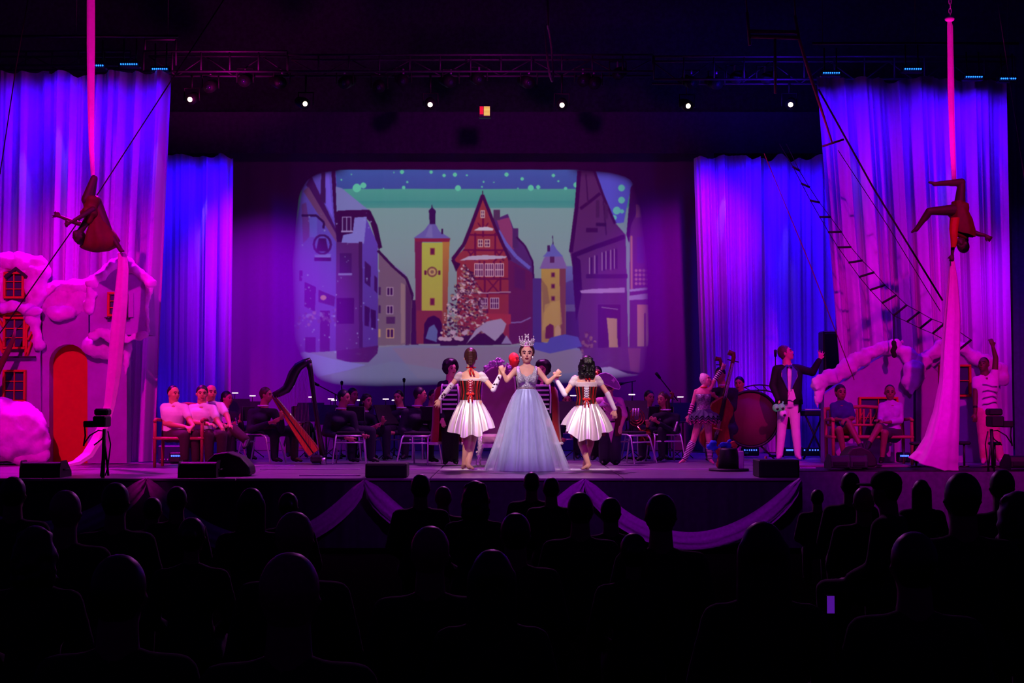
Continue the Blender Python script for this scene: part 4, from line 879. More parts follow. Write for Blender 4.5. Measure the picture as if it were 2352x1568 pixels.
# cameras on tripods
def camrig(px, pyt, Y, label, mirror=1, label2=''):
    c = G(px, Y); H_ = W(px, pyt, Y).z-SZ; m = mirror; t = thing('camera_stand', label, 'stand', c); u = 1/170*1.0
    def q(dx, y): return W(px+dx*m, y, Y)
    mk('post', tube([c+Vector((0,0,0)), q(0, 985)], .024, 8), BLK, t); mk('leg', tube([q(0,1010), q(-8, 1094)], .014, 6), BLK, t); mk('leg', tube([q(0,1010), q(9, 1092)], .014, 6), BLK, t)
    mk('cable', tube([q(8,990), q(14,1020), q(8,1070), q(2,1092)], .009, 6), BLK, t)
    k = thing('video_camera', label2, 'camera', q(0, 980))
    mk('body', box(q(-9,0).x if m > 0 else q(20,0).x, q(20,0).x if m > 0 else q(-9,0).x, Y-.12, Y+.14, q(0,980).z, q(0,955).z, None, .015), BLK, k, None, False)
    mk('hood', box(min(q(-10,0).x, q(22,0).x), max(q(-10,0).x, q(22,0).x), Y-.05, Y+.12, q(0,954).z, q(0,938).z, None, .02), BLK, k, None, False)
    mk('viewfinder', box(min(q(-34,0).x, q(-10,0).x), max(q(-34,0).x, q(-10,0).x), Y-.05, Y+.06, q(0,981).z, q(0,966).z, None, .012), BLK, k, None, False)
    mk('cable', tube([q(-34,968), q(-46,975), q(-44,1000), q(-48,1024)], .011, 6), BLK, k); mk('cable', tube([q(-46,1018), q(-34,1000), q(-14,988), q(2,990), q(-6,1008), q(-24,1022)], .009, 6), BLK, k)
camrig(240, 938, 17.4, 'black camera tripod at the stage edge in front of the silk', 1, 'black video camera on the left tripod with looping cables')
camrig(2277, 930, 19.95, 'black camera tripod at the right stage edge', -1, 'black video camera on the right tripod with a side handle')
# tall black speaker behind the right house and the keyboard on its stand
p, q = G(1888, 23.6), G(1936, 23.6); t = thing('speaker_column', 'tall black speaker column beside the inner edge of the right drape', 'speaker', ((p.x+q.x)/2, 23.6, SZ)); mk('cabinet', box(p.x, q.x, 23.5, 23.9, SZ, W(0, 760, 23.6).z, None, .02), BLK, t, None, False); mk('grille', box(p.x+.02, q.x-.02, 23.485, 23.5, SZ+.1, W(0, 766, 23.6).z, None, .005), mat('grille_mesh', (24,22,28), .7), t, None, False)
p, q = G(1846, 23.0), G(1890, 23.0); t = thing('keyboard_stand', 'dark keyboard stand behind the tailcoat man', 'stand', ((p.x+q.x)/2, 23, SZ))
z = W(0, 955, 23).z
for s in (0, 1): mk('leg', tube([(p.x if s else q.x, 22.9+.2*s, SZ), (q.x if s else p.x, 22.9+.2*s, z)], .016, 6), BLK, t)
k = thing('keyboard', 'black electronic keyboard on the crossed stand right of the tailcoat man', 'keyboard', ((p.x+q.x)/2, 23, z)); mk('case', box(p.x-.1, q.x+.05, 22.85, 23.2, z, z+.10, None, .02), BLK, k, None, False); mk('key_bed', box(p.x-.06, q.x, 22.9, 23.0, z+.10, z+.112), WHT, k, None, False)
t = thing('amplifier', 'blue amplifier box on the floor under the red bench', 'amplifier', G(402, 21.6)); p, q = G(366, 21.6), G(444, 21.6)
mk('cabinet', box(p.x, q.x, 21.55, 21.9, SZ, SZ+.27, None, .02), mat('amp_blue', (30,34,90), .5), t, None, False); [mk('knob', tube([(p.x+.06+.05*i, 21.53, SZ+.06), (p.x+.06+.05*i, 21.55, SZ+.06)], .012, 8), CHR, t) for i in range(5)]

# ------------------------------------------------------------------ benches, throne, chairs
BRED = mat('bench_front_red', (160, 24, 60), .6, var=.1)
def bench(px0, px1, Y, label, zt=.95, m=None, arms='L', dep=.5, n=7, fx=0):
    m = m or BRED; p, q = G(px0, Y), G(px1, Y); t = thing('bench', label, 'bench', ((p.x+q.x)/2, Y+dep/2, SZ)); yb = Y+dep; zs = SZ+.43
    mk('seat', box(p.x, q.x, Y, yb, zs-.04, zs, None, .012), m, t, None, False)
    for x in (p.x+.03, q.x-.03):
        for y, z in ((Y+.03, .66), (yb-.02, zt)): mk('leg', tube([(x, y, SZ), (x, y+(.03 if z > .8 else 0), SZ+.45), (x, y+(.09 if z > .8 else 0), SZ+z)], [.022,.026,.022], 8), m, t)
        mk('armrest', tube([(x, Y+.0, SZ+.655), (x, Y+.1, SZ+.68), (x, yb, SZ+.66)], .024, 8), m, t)
    mk('top_rail', tube([(p.x+.02, yb+.07, SZ+zt-.02), ((p.x+q.x)/2, yb+.07, SZ+zt+.02), (q.x-.02, yb+.07, SZ+zt-.02)], .026, 8), m, t); mk('lower_rail', tube([(p.x+.02, yb+.03, SZ+.58), (q.x-.02, yb+.03, SZ+.58)], .018, 8), m, t)
    for i in range(n):
        x = p.x+(q.x-p.x)*(i+1)/(n+1); mk('slat', box(x-.014, x+.014, yb+.03, yb+.07, SZ+.58, SZ+zt-.02, None, .004), m, t, None, False)
        if i < n-1: x2 = p.x+(q.x-p.x)*(i+2)/(n+1); mk('lattice_strip', tube([(x, yb+.04, SZ+.60), (x2, yb+.055, SZ+zt-.05)], .010, 5), m, t)
    return t
bench(352, 470, 20.15, 'red wooden bench with carved back under the three seated men', .88)
bench(1908, 2098, 20.95, 'long red lattice-back bench under the two seated women', .84, mat('bench_red', (160, 20, 66), .6, var=.1), n=11)
# throne
TY = 20.7; c = G(1143, TY); VEL = mat('throne_velvet', (150, 92, 128), .75, sheen=.6, var=.12, scale=5, bump=.2); ORN = mat('throne_silver', (225, 190, 225), .35, .4, bump=.8, scale=60)
t = thing('throne', 'tall throne with mauve upholstery and ornate silver frame behind the queen', 'throne', c); xl, xr = G(1107, TY).x, G(1183, TY).x
prof = [(xl, SZ+.42), (xl-.02, SZ+.8), (xl+.015, W(0,868,TY).z), (xl+.06, W(0,850,TY).z), (c.x-.10, W(0,842,TY).z), (c.x, W(0,838,TY).z), (c.x+.10, W(0,842,TY).z), (xr-.06, W(0,850,TY).z), (xr-.015, W(0,868,TY).z), (xr+.02, SZ+.8), (xr, SZ+.42)]
o = mk('backrest', extr(prof, TY+.30, TY+.42), VEL, t, None, False); bv = o.modifiers.new('b', 'BEVEL'); bv.width = .03; bv.segments = 3
mk('back_frame', tube([(x, TY+.36, z) for x, z in prof], .022, 8), ORN, t); a = A(); rr = random.Random(3)
for i in range(60):
    s = rr.uniform(-1, 1); x = c.x+s*.20; z = W(0, 845, TY).z+rr.uniform(0, 1)*(.16*(1-abs(s))+.02); ell(a, (x, TY+.35+rr.uniform(-.03,.03), z), (.020, .016, .022), None, 6, 5)
for e in (-1, 1): tube([(c.x+e*.22, TY+.35, W(0,852,TY).z), (c.x+e*.13, TY+.35, W(0,840,TY).z), (c.x+e*.07, TY+.35, W(0,836,TY).z), (c.x+e*.03, TY+.35, W(0,824,TY).z), (c.x, TY+.35, W(0,820,TY).z)], .012, 6, a)
mk('crest', a, ORN, t); mk('seat', box(xl-.01, xr+.01, TY-.25, TY+.36, SZ+.32, SZ+.46, None, .03), VEL, t, None, False); mk('apron', box(xl-.02, xr+.02, TY-.26, TY-.22, SZ+.27, SZ+.33, None, .01), ORN, t, None, False)
for e, y in ((-1,-.22),(1,-.22),(-1,.32),(1,.32)):
    x = xl-.035 if e < 0 else xr+.035; a = A(); tube([(x, TY+y, SZ), (x+.02*e, TY+y-.02, SZ+.04), (x, TY+y, SZ+.16), (x-.02*e, TY+y, SZ+.26), (x-.01*e, TY+y, SZ+.44)], [.022,.03,.026,.04,.035], 10, a)
    for i in range(9): ell(a, (x+rr.uniform(-.03,.03), TY+y-.02, SZ+.03+i*.045), (.02,.02,.02), None, 6, 5)
    mk('leg', a, ORN, t)
for e in (-1, 1):
    x = xl-.03 if e < 0 else xr+.03; mk('armrest', tube([(x, TY+.34, SZ+.72), (x, TY+.05, SZ+.72), (x, TY-.2, SZ+.68), (x, TY-.24, SZ+.6), (x, TY-.22, SZ+.44)], .032, 8), ORN, t)
# stacking chairs with chromed legs
def chair_proto():
    t = thing('stacking_chair', 'x', 'chair', (0,0,0), 'orchestra chairs'); H_ = .44
    for s in (-1, 1): mk('side_frame', tube([(s*.25,-.30,0),(s*.21,-.20,H_-.06),(s*.205,-.16,H_-.02),(s*.2,-.10,H_),(s*.2,.16,H_),(s*.2,.20,H_-.03),(s*.23,.30,0)], .0125, 8), CHR, t)
    mk('crossbar', tube([(-.21,-.2,H_-.12),(.21,-.2,H_-.12)], .0105, 8), CHR, t); mk('front_bar', tube([(-.2,-.16,H_-.02),(.2,-.16,H_-.02)], .0125, 8), CHR, t); mk('crossbar', tube([(-.21,.22,H_-.12),(.21,.22,H_-.12)], .0105, 8), CHR, t)
    mk('seat', box(-.21,.21,-.14,.24,H_+.0,H_+.045,None,.02), BLKC, t, None, False); mk('backrest', box(-.20,.20,.22,.25,H_+.2,H_+.42,None,.015), BLKC, t, None, False)
    for s in (-1, 1): mk('back_post', tube([(s*.195,.18,H_),(s*.20,.21,H_+.2),(s*.2,.215,H_+.41)], .010, 6), HOUS, t)
    return t
cp = chair_proto(); used = False
# the players' chairs, seat fronts to the sides they face (back posts towards the audience side)
CH = [(806,1068,21.5,.06,'chromed chair left of the square black speaker'),(966,1068,21.2,-.35,'chromed chair between the square speaker and the left caped soldier'),(1448,1065,21.6,.75,'chromed chair right of the pirate'),(1526,1061,22.2,.15,'chromed chair left of the striped-sock dancer')]
for px, py, Y, rz, lb in CH:
    o = cp if not used else copy_tree(cp); used = True; o.location = G(px, Y); o.rotation_euler.z = rz; o['label'] = lb

# ------------------------------------------------------------------ the queen
GOWN = mat('gown_blue_satin', (170, 188, 232), .42, .25, var=.08, scale=3, stretch=(5, 5, .3), sheen=.4)
SEQ = mat('sequin_silver', (215, 218, 238), .35, .45, var=.45, scale=75, bump=1.0)
TUL = mat('tulle_overlay', (196, 200, 230), .8, var=.1, scale=4, stretch=(6, 6, .3), trans=.60, sheen=.5)
QY = 19.2
f = Fig(dict(head=(1210,813), neck=(1209,838), shA=(1185,849), shB=(1235,849), elA=(1164,873,-.02), elB=(1258,879,-.02), wrA=(1156,857,-.06), wrB=(1274,864,-.06), haA=(1152,846,-.06), haB=(1282,855,-.06),
             hipA=(1197,925), hipB=(1221,925), knA=(1196,1000), knB=(1222,1000), anA=(1196,1067,.02), anB=(1222,1067,.02), toeA=(1194,1076,-.14), toeB=(1224,1076,-.14)), QY, 'f', .98, hs=1.15)
qn = f.body('woman facing front in a pale blue gown and tall silver crown', vox=.0085, curl={'A':.9,'B':.9}, base=G(1209, QY))
f.hair('topknot', HAIRB, .010)
# strip the low front of the updo by keeping the face forward of it
WZ = W(0, 892, QY).z; cx = G(1209, QY).x
def vneck(t, q):
    fr_ = max(0, -math.sin(q)); c_ = abs(math.cos(q))
    return 0 if t < .98 else (-.115*max(0, 1-c_/.55)*(1 if math.sin(q) < 0 else .4)+.10*max(0, 1-abs(c_-.62)/.14))
f.wear('bodice', SEQ, [('torso', .30, .80, .012)], .010, 2, 'silver sequinned V-neck bodice')
for e in (-1, 1):
    p = f.S+Vector((e*.088, -.105, -.075)); mk('strap', tube([f.S+Vector((e*.070, -.125, -.17)), f.S+Vector((e*.098, -.118, -.08)), f.S+Vector((e*.118, -.075, .0)), f.S+Vector((e*.118, -.02, .042)), f.S+Vector((e*.10, .08, -.02)), f.S+Vector((e*.07, .10, -.14))], [.052,.036,.024,.022,.024,.03], 8, None, True, (1,0,0), .35), SEQ, qn)
mk('belt', form(cx, QY, [(WZ-.015,.128,.100),(WZ+.02,.124,.098)], 40), mat('belt_crystal', (220,200,200), .25, .8, bump=1, scale=90, var=.3), qn)
def pleat(n, amp, seed=0, pw=1.0):
    r_ = random.Random(seed); ph = [(r_.uniform(.7,1.5), r_.uniform(0,6.28)) for _ in range(3)]
    ks = [n, int(n*1.7), int(n*.55)+1]
    return lambda t, q: 1+amp*(1-t)**pw*(math.sin(ks[0]*q+ph[0][1])+.5*math.sin(ks[1]*q+ph[1][1])+.6*math.sin(ks[2]*q+ph[2][1]))/1.6
def lev(pts, Y, dep=.8, cxp=1209):
    o = []
    for y, hw in pts: o.append((W(0, y, Y).z, hw*Y/F, hw*Y/F*dep))
    return o
mk('underskirt', form(cx, QY, lev([(1080,62),(1040,55),(1000,48),(960,41),(925,34),(905,28),(893,21)], QY, .8), 120, None, pleat(15, .11, 2, .8)), GOWN, qn)
mk('tulle_overskirt', form(cx, QY, lev([(1080,94),(1050,84),(1010,70),(970,57),(935,44),(910,33),(894,22.5)], QY, .85), 140, None, pleat(17, .085, 6, .8)), TUL, qn)['label'] = 'sheer tulle overskirt with a wide hem'
# crown, earring
cc = f.J['head']+Vector((0, .0, .112)); CRW = mat('crown_crystal_glow', (246, 238, 236), .25, .35, bump=.8, scale=70, var=.2, emit=(255,235,225), es=.04)  # faint glow of its own stands in for the crystal's sparkle
a = A(); rr = random.Random(1)
for z, r_ in ((0,.083),(.035,.089)): tube([cc+Vector((r_*math.cos(q), r_*.95*math.sin(q), z)) for q in [k*math.pi/14 for k in range(28)]], .0065, 6, a, closed=True)
for k in range(14):
    q = k*math.pi/7; h = .125 if k % 2 else .085
    if k in (10, 11): h = .15
    b = cc+Vector((.088*math.cos(q), .084*math.sin(q), .03)); tp = cc+Vector((.102*math.cos(q), .097*math.sin(q), h)); tube([b, tp], [.006,.0025], 6, a); ell(a, tp, .009, None, 6, 5)
    for s in (.35, .6): ell(a, b.lerp(tp, s), .011, None, 6, 5)
    q2 = q+math.pi/14; ell(a, cc+Vector((.09*math.cos(q2), .086*math.sin(q2), .055)), .013, None, 6, 5); ell(a, cc+Vector((.088*math.cos(q2), .084*math.sin(q2), .018)), .012, None, 6, 5)
for k in range(6): q = k*math.pi/3; tube([cc+Vector((0,-.1,.125)), cc+Vector((.028*math.cos(q),-.1,.125+.028*math.sin(q)))], .005, 5, a)
tag(mk('crown', a, CRW, None, cc), 'tall sparkling crown of points on the gowned woman', 'crown')
for e in (-1, 1): mk('earring', ell(A(), f.J['head']+Vector((e*.078,-.01,-.045)), (.009,.009,.018), None, 8, 6), CRW, qn)

# ------------------------------------------------------------------ the two dancers seen from behind
SATIN = mat('white_satin', (240, 226, 228), .36, .4, var=.05, scale=3, sheen=.2); CORS = mat('corset_red', (120, 10, 14), .5, var=.2); CORB = mat('corset_black', (14, 8, 10), .6); RIB = mat('ribbon_red', (205, 16, 22), .5)
STRP = stripes('striped_knit', (236, 226, 226), (150, 110, 116), .018, 'Z', .3); GLV = mat('white_glove', (238, 226, 236), .6, var=.04); GDOT = mat('glove_dot', (60, 20, 50), .6); REDL = mat('red_lining', (150, 14, 20), .7); BSH = mat('black_shorts', (14, 10, 12), .8)
def dancer(J, Y, label, hair, wy, cy0, cy1, cxp, hem, gloveA, gloveB, seed, base, tops, curlA, curlB, hf=(0,1,0)):
    f = Fig(J, Y, 'f', .96, face=(0,1,0), hface=hf, hs=1.08)
    o = f.body(label, vox=.0085, curl={'A':curlA,'B':curlB}, spread={'A':.35,'B':.1}, eyes=False, base=base, nrm={'A':(0,1,0),'B':(0,1,0)})
    f.hair(hair[0], hair[1], .009)
    f.wear('striped_top', STRP, [('torso', .66, .895, .012), ('ua', .0, .30, .014, 1)], .010, 2, 'white off-shoulder top with thin stripes')
    c = G(cxp, Y).x
    zt, zb = W(0, cy0, Y).z, W(0, cy1, Y).z; w = .148
    lv = [(zb,.150,.112),(zb+(zt-zb)*.2,.138,.102),(zb+(zt-zb)*.45,.131,.096),(zb+(zt-zb)*.75,.146,.106),(zt,.158,.114)]
    a = A(); form(c, Y, lv, 60, None, lambda t, q: 1.0)  if False else None
    form(c, Y, lv, 60, None, None, a); n = 60
    a.m = [0 if (int((i % n)/60*28) % 2) else 1 for i in range(len(a.f))]
    mk('corset', a, [CORS, CORB], o)['label'] = 'red and black boned corset'
    for k in range(-3, 4):
        if abs(k) < 1: continue
        q0 = math.pi/2+k*.36; mk('corset_bone', tube([(c+l[1]*1.01*math.cos(q0), Y-l[2]*1.01*math.sin(q0), l[0]) for l in lv], .0055, 6), CORS if k % 2 else RIB, o)
    # the open back with its white panel and crossed lacing
    a = A(); form(c, Y, [(l[0], l[1]*1.012, l[2]*1.02) for l in lv], 10, None, None, a, (math.pi*1.5-.20, math.pi*1.5+.20)); mk('lacing_panel', a, WHT, o)
    a = A(); N = 8
    for k in range(N):
        z0 = zb+(zt-zb)*(k+.3)/N; z1 = zb+(zt-zb)*(k+1.2)/N
        for e in (-1, 1): tube([(c+e*.034, Y-.112, z0), (c-e*.034, Y-.118, z1)], .0052, 5, a)
    mk('lacing', a, RIB if seed == 1 else WHT, o)
    a = A()
    for e in (-1, 1): ell(a, (c+e*.030, Y-.125, zb+.08), (.030,.007,.020), None, 8, 6); tube([(c, Y-.122, zb+.09), (c+e*.02, Y-.126, zb+.03), (c+e*.026, Y-.128, zb-.03)], [.008,.009,.010], 6, a, True, (1,0,0), .5)
    mk('bow', a, RIB, o)
    # neck ribbon
    a = A(); nk = f.J['neck']+Vector((0,0,.0)); tube([nk+Vector((.062*math.cos(q), .06*math.sin(q)+.0, .012)) for q in [k*math.pi/9 for k in range(18)]], .008, 6, a, closed=True)
    for e in (-1, 1): tube([nk+Vector((0,-.07,.012)), nk+Vector((e*.02,-.085,-.035)), nk+Vector((e*.022+.02,-.10,-.09))], [.008,.012,.014], 6, a, True, (1,0,0), .4)
    mk('neck_ribbon', a, RIB, o)
    # swinging satin skirt
    zw = W(0, wy, Y).z; zh = W(0, hem[0], Y).z
    rp_ = pleat(15, .17, seed, .7); lift = hem[2]
    def fz(t, q): return (1-t)**1.3*(lift(q)+.022*math.sin(8*q+seed))
    L_ = [(zh, hem[1]*Y/F, hem[1]*Y/F*.8), (zh+(zw-zh)*.25, hem[1]*.93*Y/F, hem[1]*.74*Y/F), (zh+(zw-zh)*.5, hem[1]*.80*Y/F, hem[1]*.62*Y/F), (zh+(zw-zh)*.75, hem[1]*.64*Y/F, hem[1]*.5*Y/F), (zh+(zw-zh)*.92, hem[1]*.50*Y/F, hem[1]*.39*Y/F), (zw+.01, .148, .108)]
    sk = mk('satin_skirt', form(c+hem[3], Y, L_, 140, fz, rp_), SATIN, o); sk['label'] = 'flared white satin skirt'
    mk('skirt_lining', form(c+hem[3], Y, [(l[0]-.002, l[1]*.965, l[2]*.965) for l in L_], 100, fz, rp_), REDL, o)
    f.wear('shorts', BSH, [('torso', -.16, .0, .002), ('th', 0, .55, .010)], .012, 2)
    for X, g0 in (('A', gloveA), ('B', gloveB)):
        a = A(); f.seg(a, 'fa'+X, g0, .98, .007); g = remesh('glove', a, GLV, o, None, .009, 1); rr = random.Random(seed+ord(X))
        if tops:
            P_, Q_ = f.J['el'+X], f.J['wr'+X]
            for i in range(7): p = P_.lerp(Q_, rr.uniform(g0, .9)); mk('glove_dot', ell(A(), p+Vector((rr.uniform(-.02,.02), -.036+.008*rr.random(), rr.uniform(-.01,.01))), (.012,.008,.013), None, 8, 6), GDOT, g)
    return f, o
fL, oL = dancer(dict(head=(1081,822), neck=(1082,846), shA=(1056,862), shB=(1106,862), elA=(1038,884,-.02), elB=(1133,894,-.05), wrA=(1011,916,-.05), wrB=(1148,863,-.03), haA=(1002,940,-.05), haB=(1151,848,-.05),
    hipA=(1073,935), hipB=(1093,935), knA=(1072,1014,.0), knB=(1085,1014,.08), anA=(1066,1066,.05), anB=(1075,1068,.0), toeA=(1062,1076,.14), toeB=(1088,1077,-.10)), 19.25,
    'left dancer seen from behind, braided hair, red corset, spotted long gloves', ('braid', HAIRB), 918, 874, 918, 1081, (1001, 49, lambda q: .15*max(0, math.cos(q-.1))**2+.11*max(0, -math.cos(q+.2))**2, .0), 0, 0, 1, G(1080, 19.25), True, .35, .9)
fR, oR = dancer(dict(head=(1348,840), neck=(1347,858), shA=(1321,870), shB=(1372,870), elA=(1297,905,-.05), elB=(1395,904,-.02), wrA=(1278,872,-.03), wrB=(1412,940,-.03), haA=(1277,860,-.05), haB=(1412,960,-.03),
    hipA=(1337,940), hipB=(1359,940), knA=(1336,1018,.0), knB=(1356,1018,.1), anA=(1352,1068,.0), anB=(1345,1060,.16), toeA=(1336,1077,-.12), toeB=(1340,1072,.2)), 19.25,
    'right dancer seen from behind, black wavy bob, red corset, plain white gloves', ('bob', HAIRK), 929, 888, 930, 1346, (1011, 52, lambda q: .15*max(0, math.cos(q+.1))**2+.19*max(0, -math.cos(q))**3, .02), 0, 0, 2, G(1348, 19.25), False, .9, .5)

# ------------------------------------------------------------------ caped soldiers, pirate, bald man
CAPE = mat('red_cape', (150, 12, 20), .85, var=.15, sheen=.4); NAVY = mat('soldier_navy', (26, 18, 44), .8); FUR = mat('cape_white_trim', (220, 200, 214), .9, bump=.5)
def soldier(px, Y, label, face, hy=848):
    k = lambda x, y, d=0: (px+x, y, d)
    f = Fig(dict(head=k(2,hy), neck=k(0,870), shA=k(-20,884), shB=k(20,884), elA=k(-25,925), elB=k(24,925), wrA=k(-18,960,-.1), wrB=k(18,960,-.1), hipA=k(-9,955), hipB=k(9,955), knA=k(-9,1010), knB=k(10,1010), anA=k(-10,1055,.02), anB=k(11,1055,.02), toeA=k(-13,1064,-.12), toeB=k(15,1064,-.12)), Y, 'm', .95, hface=face)
    o = f.body(label, vox=.012, base=G(px, Y)); f.hair('afro', HAIRK, .02, 'huge curly black wig')
    f.wear('jacket', NAVY, [('torso', -.1, .98, .016), ('ua', 0, 1, .014), ('fa', 0, .9, .014)], .015); f.wear('trousers', BLKC, [('torso', -.16, .3, .02), ('th', 0, 1, .012), ('ca', 0, 1, .014)], .015); shoes(f)
    for i in range(6):
        z = f.H.z+.09+i*.068; mk('chest_bar', box(f.H.x-.11, f.H.x+.11, Y-.150, Y-.128, z, z+.028, None, .008), WHT, o, None, False)
    for e in (-1, 1): mk('chest_edge', tube([(f.H.x+e*.125, Y-.135, f.H.z+.04), (f.H.x+e*.13, Y-.14, f.H.z+.3), (f.H.x+e*.11, Y-.125, f.H.z+.47)], .013, 6), WHT, o)
    zs = f.S.z; zh = W(0, 1018, Y).z
    L_ = [(zh, .30, .24), (zh+.3, .27, .21), (zh+.6, .26, .19), (zs-.08, .235, .165), (zs+.02, .17, .12), (zs+.06, .09, .085)]
    cp_ = mk('cape', form(f.H.x, Y+.03, L_, 60, None, pleat(8, .05, int(px)), None, (-math.pi*.30, math.pi*1.30)), CAPE, o); cp_['label'] = 'long red cape'
    mk('cape_trim', tube([(f.H.x+.30*math.cos(q), Y+.03+.24*math.sin(q), zh) for q in [-math.pi*.30+math.pi*1.6*i/30 for i in range(31)]], .025, 6), FUR, o)
    return f, o
soldier(1034, 20.9, 'soldier in a big black curly wig and red cape behind the left dancer', (.5,-.85,0))
soldier(1244, 20.9, 'second caped soldier half hidden behind the gowned woman', (-.3,-.95,0), 850)
# pirate
k_ = lambda x, y, d=0: (x, y, d)
PK = mat('pirate_shirt', (222, 150, 190), .8); PW_ = 21.1
f = Fig(dict(head=(1398,893), neck=(1400,909), shA=(1376,922), shB=(1423,922), elA=(1366,952), elB=(1434,953), wrA=(1372,978,-.05), wrB=(1428,976,-.08), haB=(1425,986,-.1), hipA=(1390,982), hipB=(1411,982), knA=(1390,1022), knB=(1412,1022), anA=(1388,1055,.02), anB=(1414,1055,.02), toeA=(1384,1064,-.12), toeB=(1417,1064,-.12)), PW_, 'm', .93, hface=(-.25,-.95,-.1))
o = f.body('pirate in a mauve three-cornered hat and eye mask behind the right dancer', base=G(1401, PW_), vox=.011)
f.wear('shirt', PK, [('torso', .0, .98, .016), ('ua', 0, 1.0, .018)], .014); f.wear('trousers', mat('pirate_trousers', (44,26,60), .8), [('torso', -.16, .28, .02), ('th', 0, 1, .03), ('ca', 0, 1, .045)], .015); shoes(f)
VST = mat('pirate_vest', (88, 14, 40), .7)
for e in (-1, 1): mk('vest_panel', form(f.H.x, PW_, [(f.H.z-.12,.175,.135),(f.H.z+.1,.175,.135),(f.S.z-.12,.19,.13),(f.S.z-.01,.15,.10)], 14, None, None, None, ((math.pi*1.5+.42, math.pi*2.1) if e > 0 else (math.pi*.9, math.pi*1.5-.42))), VST, o)
for i in range(3):
    for e in (-1, 1): z = f.H.z+.16+i*.1; mk('vest_braid', tube([(f.H.x+e*.01, PW_-.152, z-.03), (f.H.x+e*.09, PW_-.15, z+.01), (f.H.x+e*.10, PW_-.146, z+.04)], [.018,.014,.004], 6), PK, o)
mk('waist_sash', extr([(f.H.x-.07, f.H.z+.08), (f.H.x+.07, f.H.z+.08), (f.H.x+.01, f.H.z-.22)], PW_-.165, PW_-.15), PK, o, None, False)
mk('collar', form(f.S.x, PW_, [(f.S.z-.06,.20,.13),(f.S.z,.15,.11),(f.S.z+.05,.08,.08)], 40, None, pleat(8,.05,1)), mat('collar_mauve', (170,110,180), .8), o)
hc = f.J['head']; mk('eye_mask', ell(A(), hc+f.hf*.062+Vector((0,0,.012)), (.072,.045,.026), (f.hx, f.hf, f.hu), 12, 8), mat('mask_plum', (110,30,80), .5), o)
HT = mat('hat_mauve', (150, 96, 160), .8, var=.1); HTR = mat('hat_edge', (226, 180, 226), .7)
fl = [(1367,872),(1371,863),(1380,858),(1391,856),(1402,860),(1412,868),(1420,878),(1425,889),(1422,894),(1412,892),(1400,886),(1388,881),(1376,879)]
h_ = mk('tricorn_hat', ell(A(), hc+Vector((0,.015,.10)), (.098,.11,.085)), HT, o); h_['label'] = 'mauve three-cornered hat'
for k_y, sc_ in ((-.15, 1), (.13, .96)):
    P2 = pxs(fl, PW_+k_y); fp = mk('brim_flap', extr(P2, PW_+k_y, PW_+k_y+.02), HT, h_, None, False); mk('brim_edge', tube([(x, PW_+k_y, z) for x, z in P2], .008, 6, closed=True), HTR, h_)
mk('brim_base', ell(A(), hc+Vector((.0,-.01,.075)), (.15,.15,.02)), HT, h_)
st = W(1409, 874, PW_-.16); a = A(); [tube([st, st+Vector((.035*math.cos(q), 0, .035*math.sin(q)))], [.010,.003], 5, a) for q in [k*math.pi/4 for k in range(8)]]; ell(a, st, (.016,.01,.016), None, 8, 6); mk('hat_badge', a, HTR, h_)
# bald man
f = Fig(dict(head=(1181,826), neck=(1182,848), shA=(1158,864), shB=(1206,864), elA=(1152,905), elB=(1212,905), wrA=(1156,945), wrB=(1208,945), hipA=(1173,940), hipB=(1192,940), knA=(1173,1003), knB=(1192,1003), anA=(1172,1050,.02), anB=(1193,1050,.02), toeA=(1169,1058,-.12), toeB=(1196,1058,-.12)), 21.9, 'm', .96, hface=(.7,-.6,0))
o = f.body('bald man lit bright red standing behind the throne', skin=mat('skin_redlit', (232,120,90), .5), base=G(1182, 21.9), vox=.013); f.wear('suit', BLKC, [('torso', -.12, 1.0, .016), ('ua', 0, 1, .014), ('fa', 0, .95, .012)], .016); f.wear('trousers', BLKC, [('torso', -.16, .3, .022), ('th', 0, 1, .014), ('ca', 0, 1, .016)], .016); shoes(f)  # skin reddened: part of the red light is put into its colour
f = Fig(dict(head=(1372,858), neck=(1372,876), shA=(1352,890), shB=(1392,890), elA=(1347,925), elB=(1397,925), wrA=(1350,958), wrB=(1392,958), hipA=(1364,958), hipB=(1381,958), knA=(1364,1012), knB=(1381,1012), anA=(1363,1048,.02), anB=(1382,1048,.02), toeA=(1360,1055,-.12), toeB=(1385,1055,-.12)), 22.4, 'm', .90, hface=(0,-1,0))
o = f.body('dark figure with a gold mask behind the right dancer\'s shoulder', skin=SKIN2, base=G(1373, 22.4), vox=.014); f.hair('short'); f.wear('suit', BLKC, [('torso', -.12, 1.0, .016), ('ua', 0, 1, .014), ('fa', 0, .95, .012)], .016); f.wear('trousers', BLKC, [('torso', -.16, .3, .022), ('th', 0, 1, .014), ('ca', 0, 1, .016)], .016)
mk('gold_mask', ell(A(), f.J['head']+f.hf*.05-f.hu*.01, (.07,.055,.06), (f.hx, f.hf, f.hu)), GOLD, o); shoes(f)

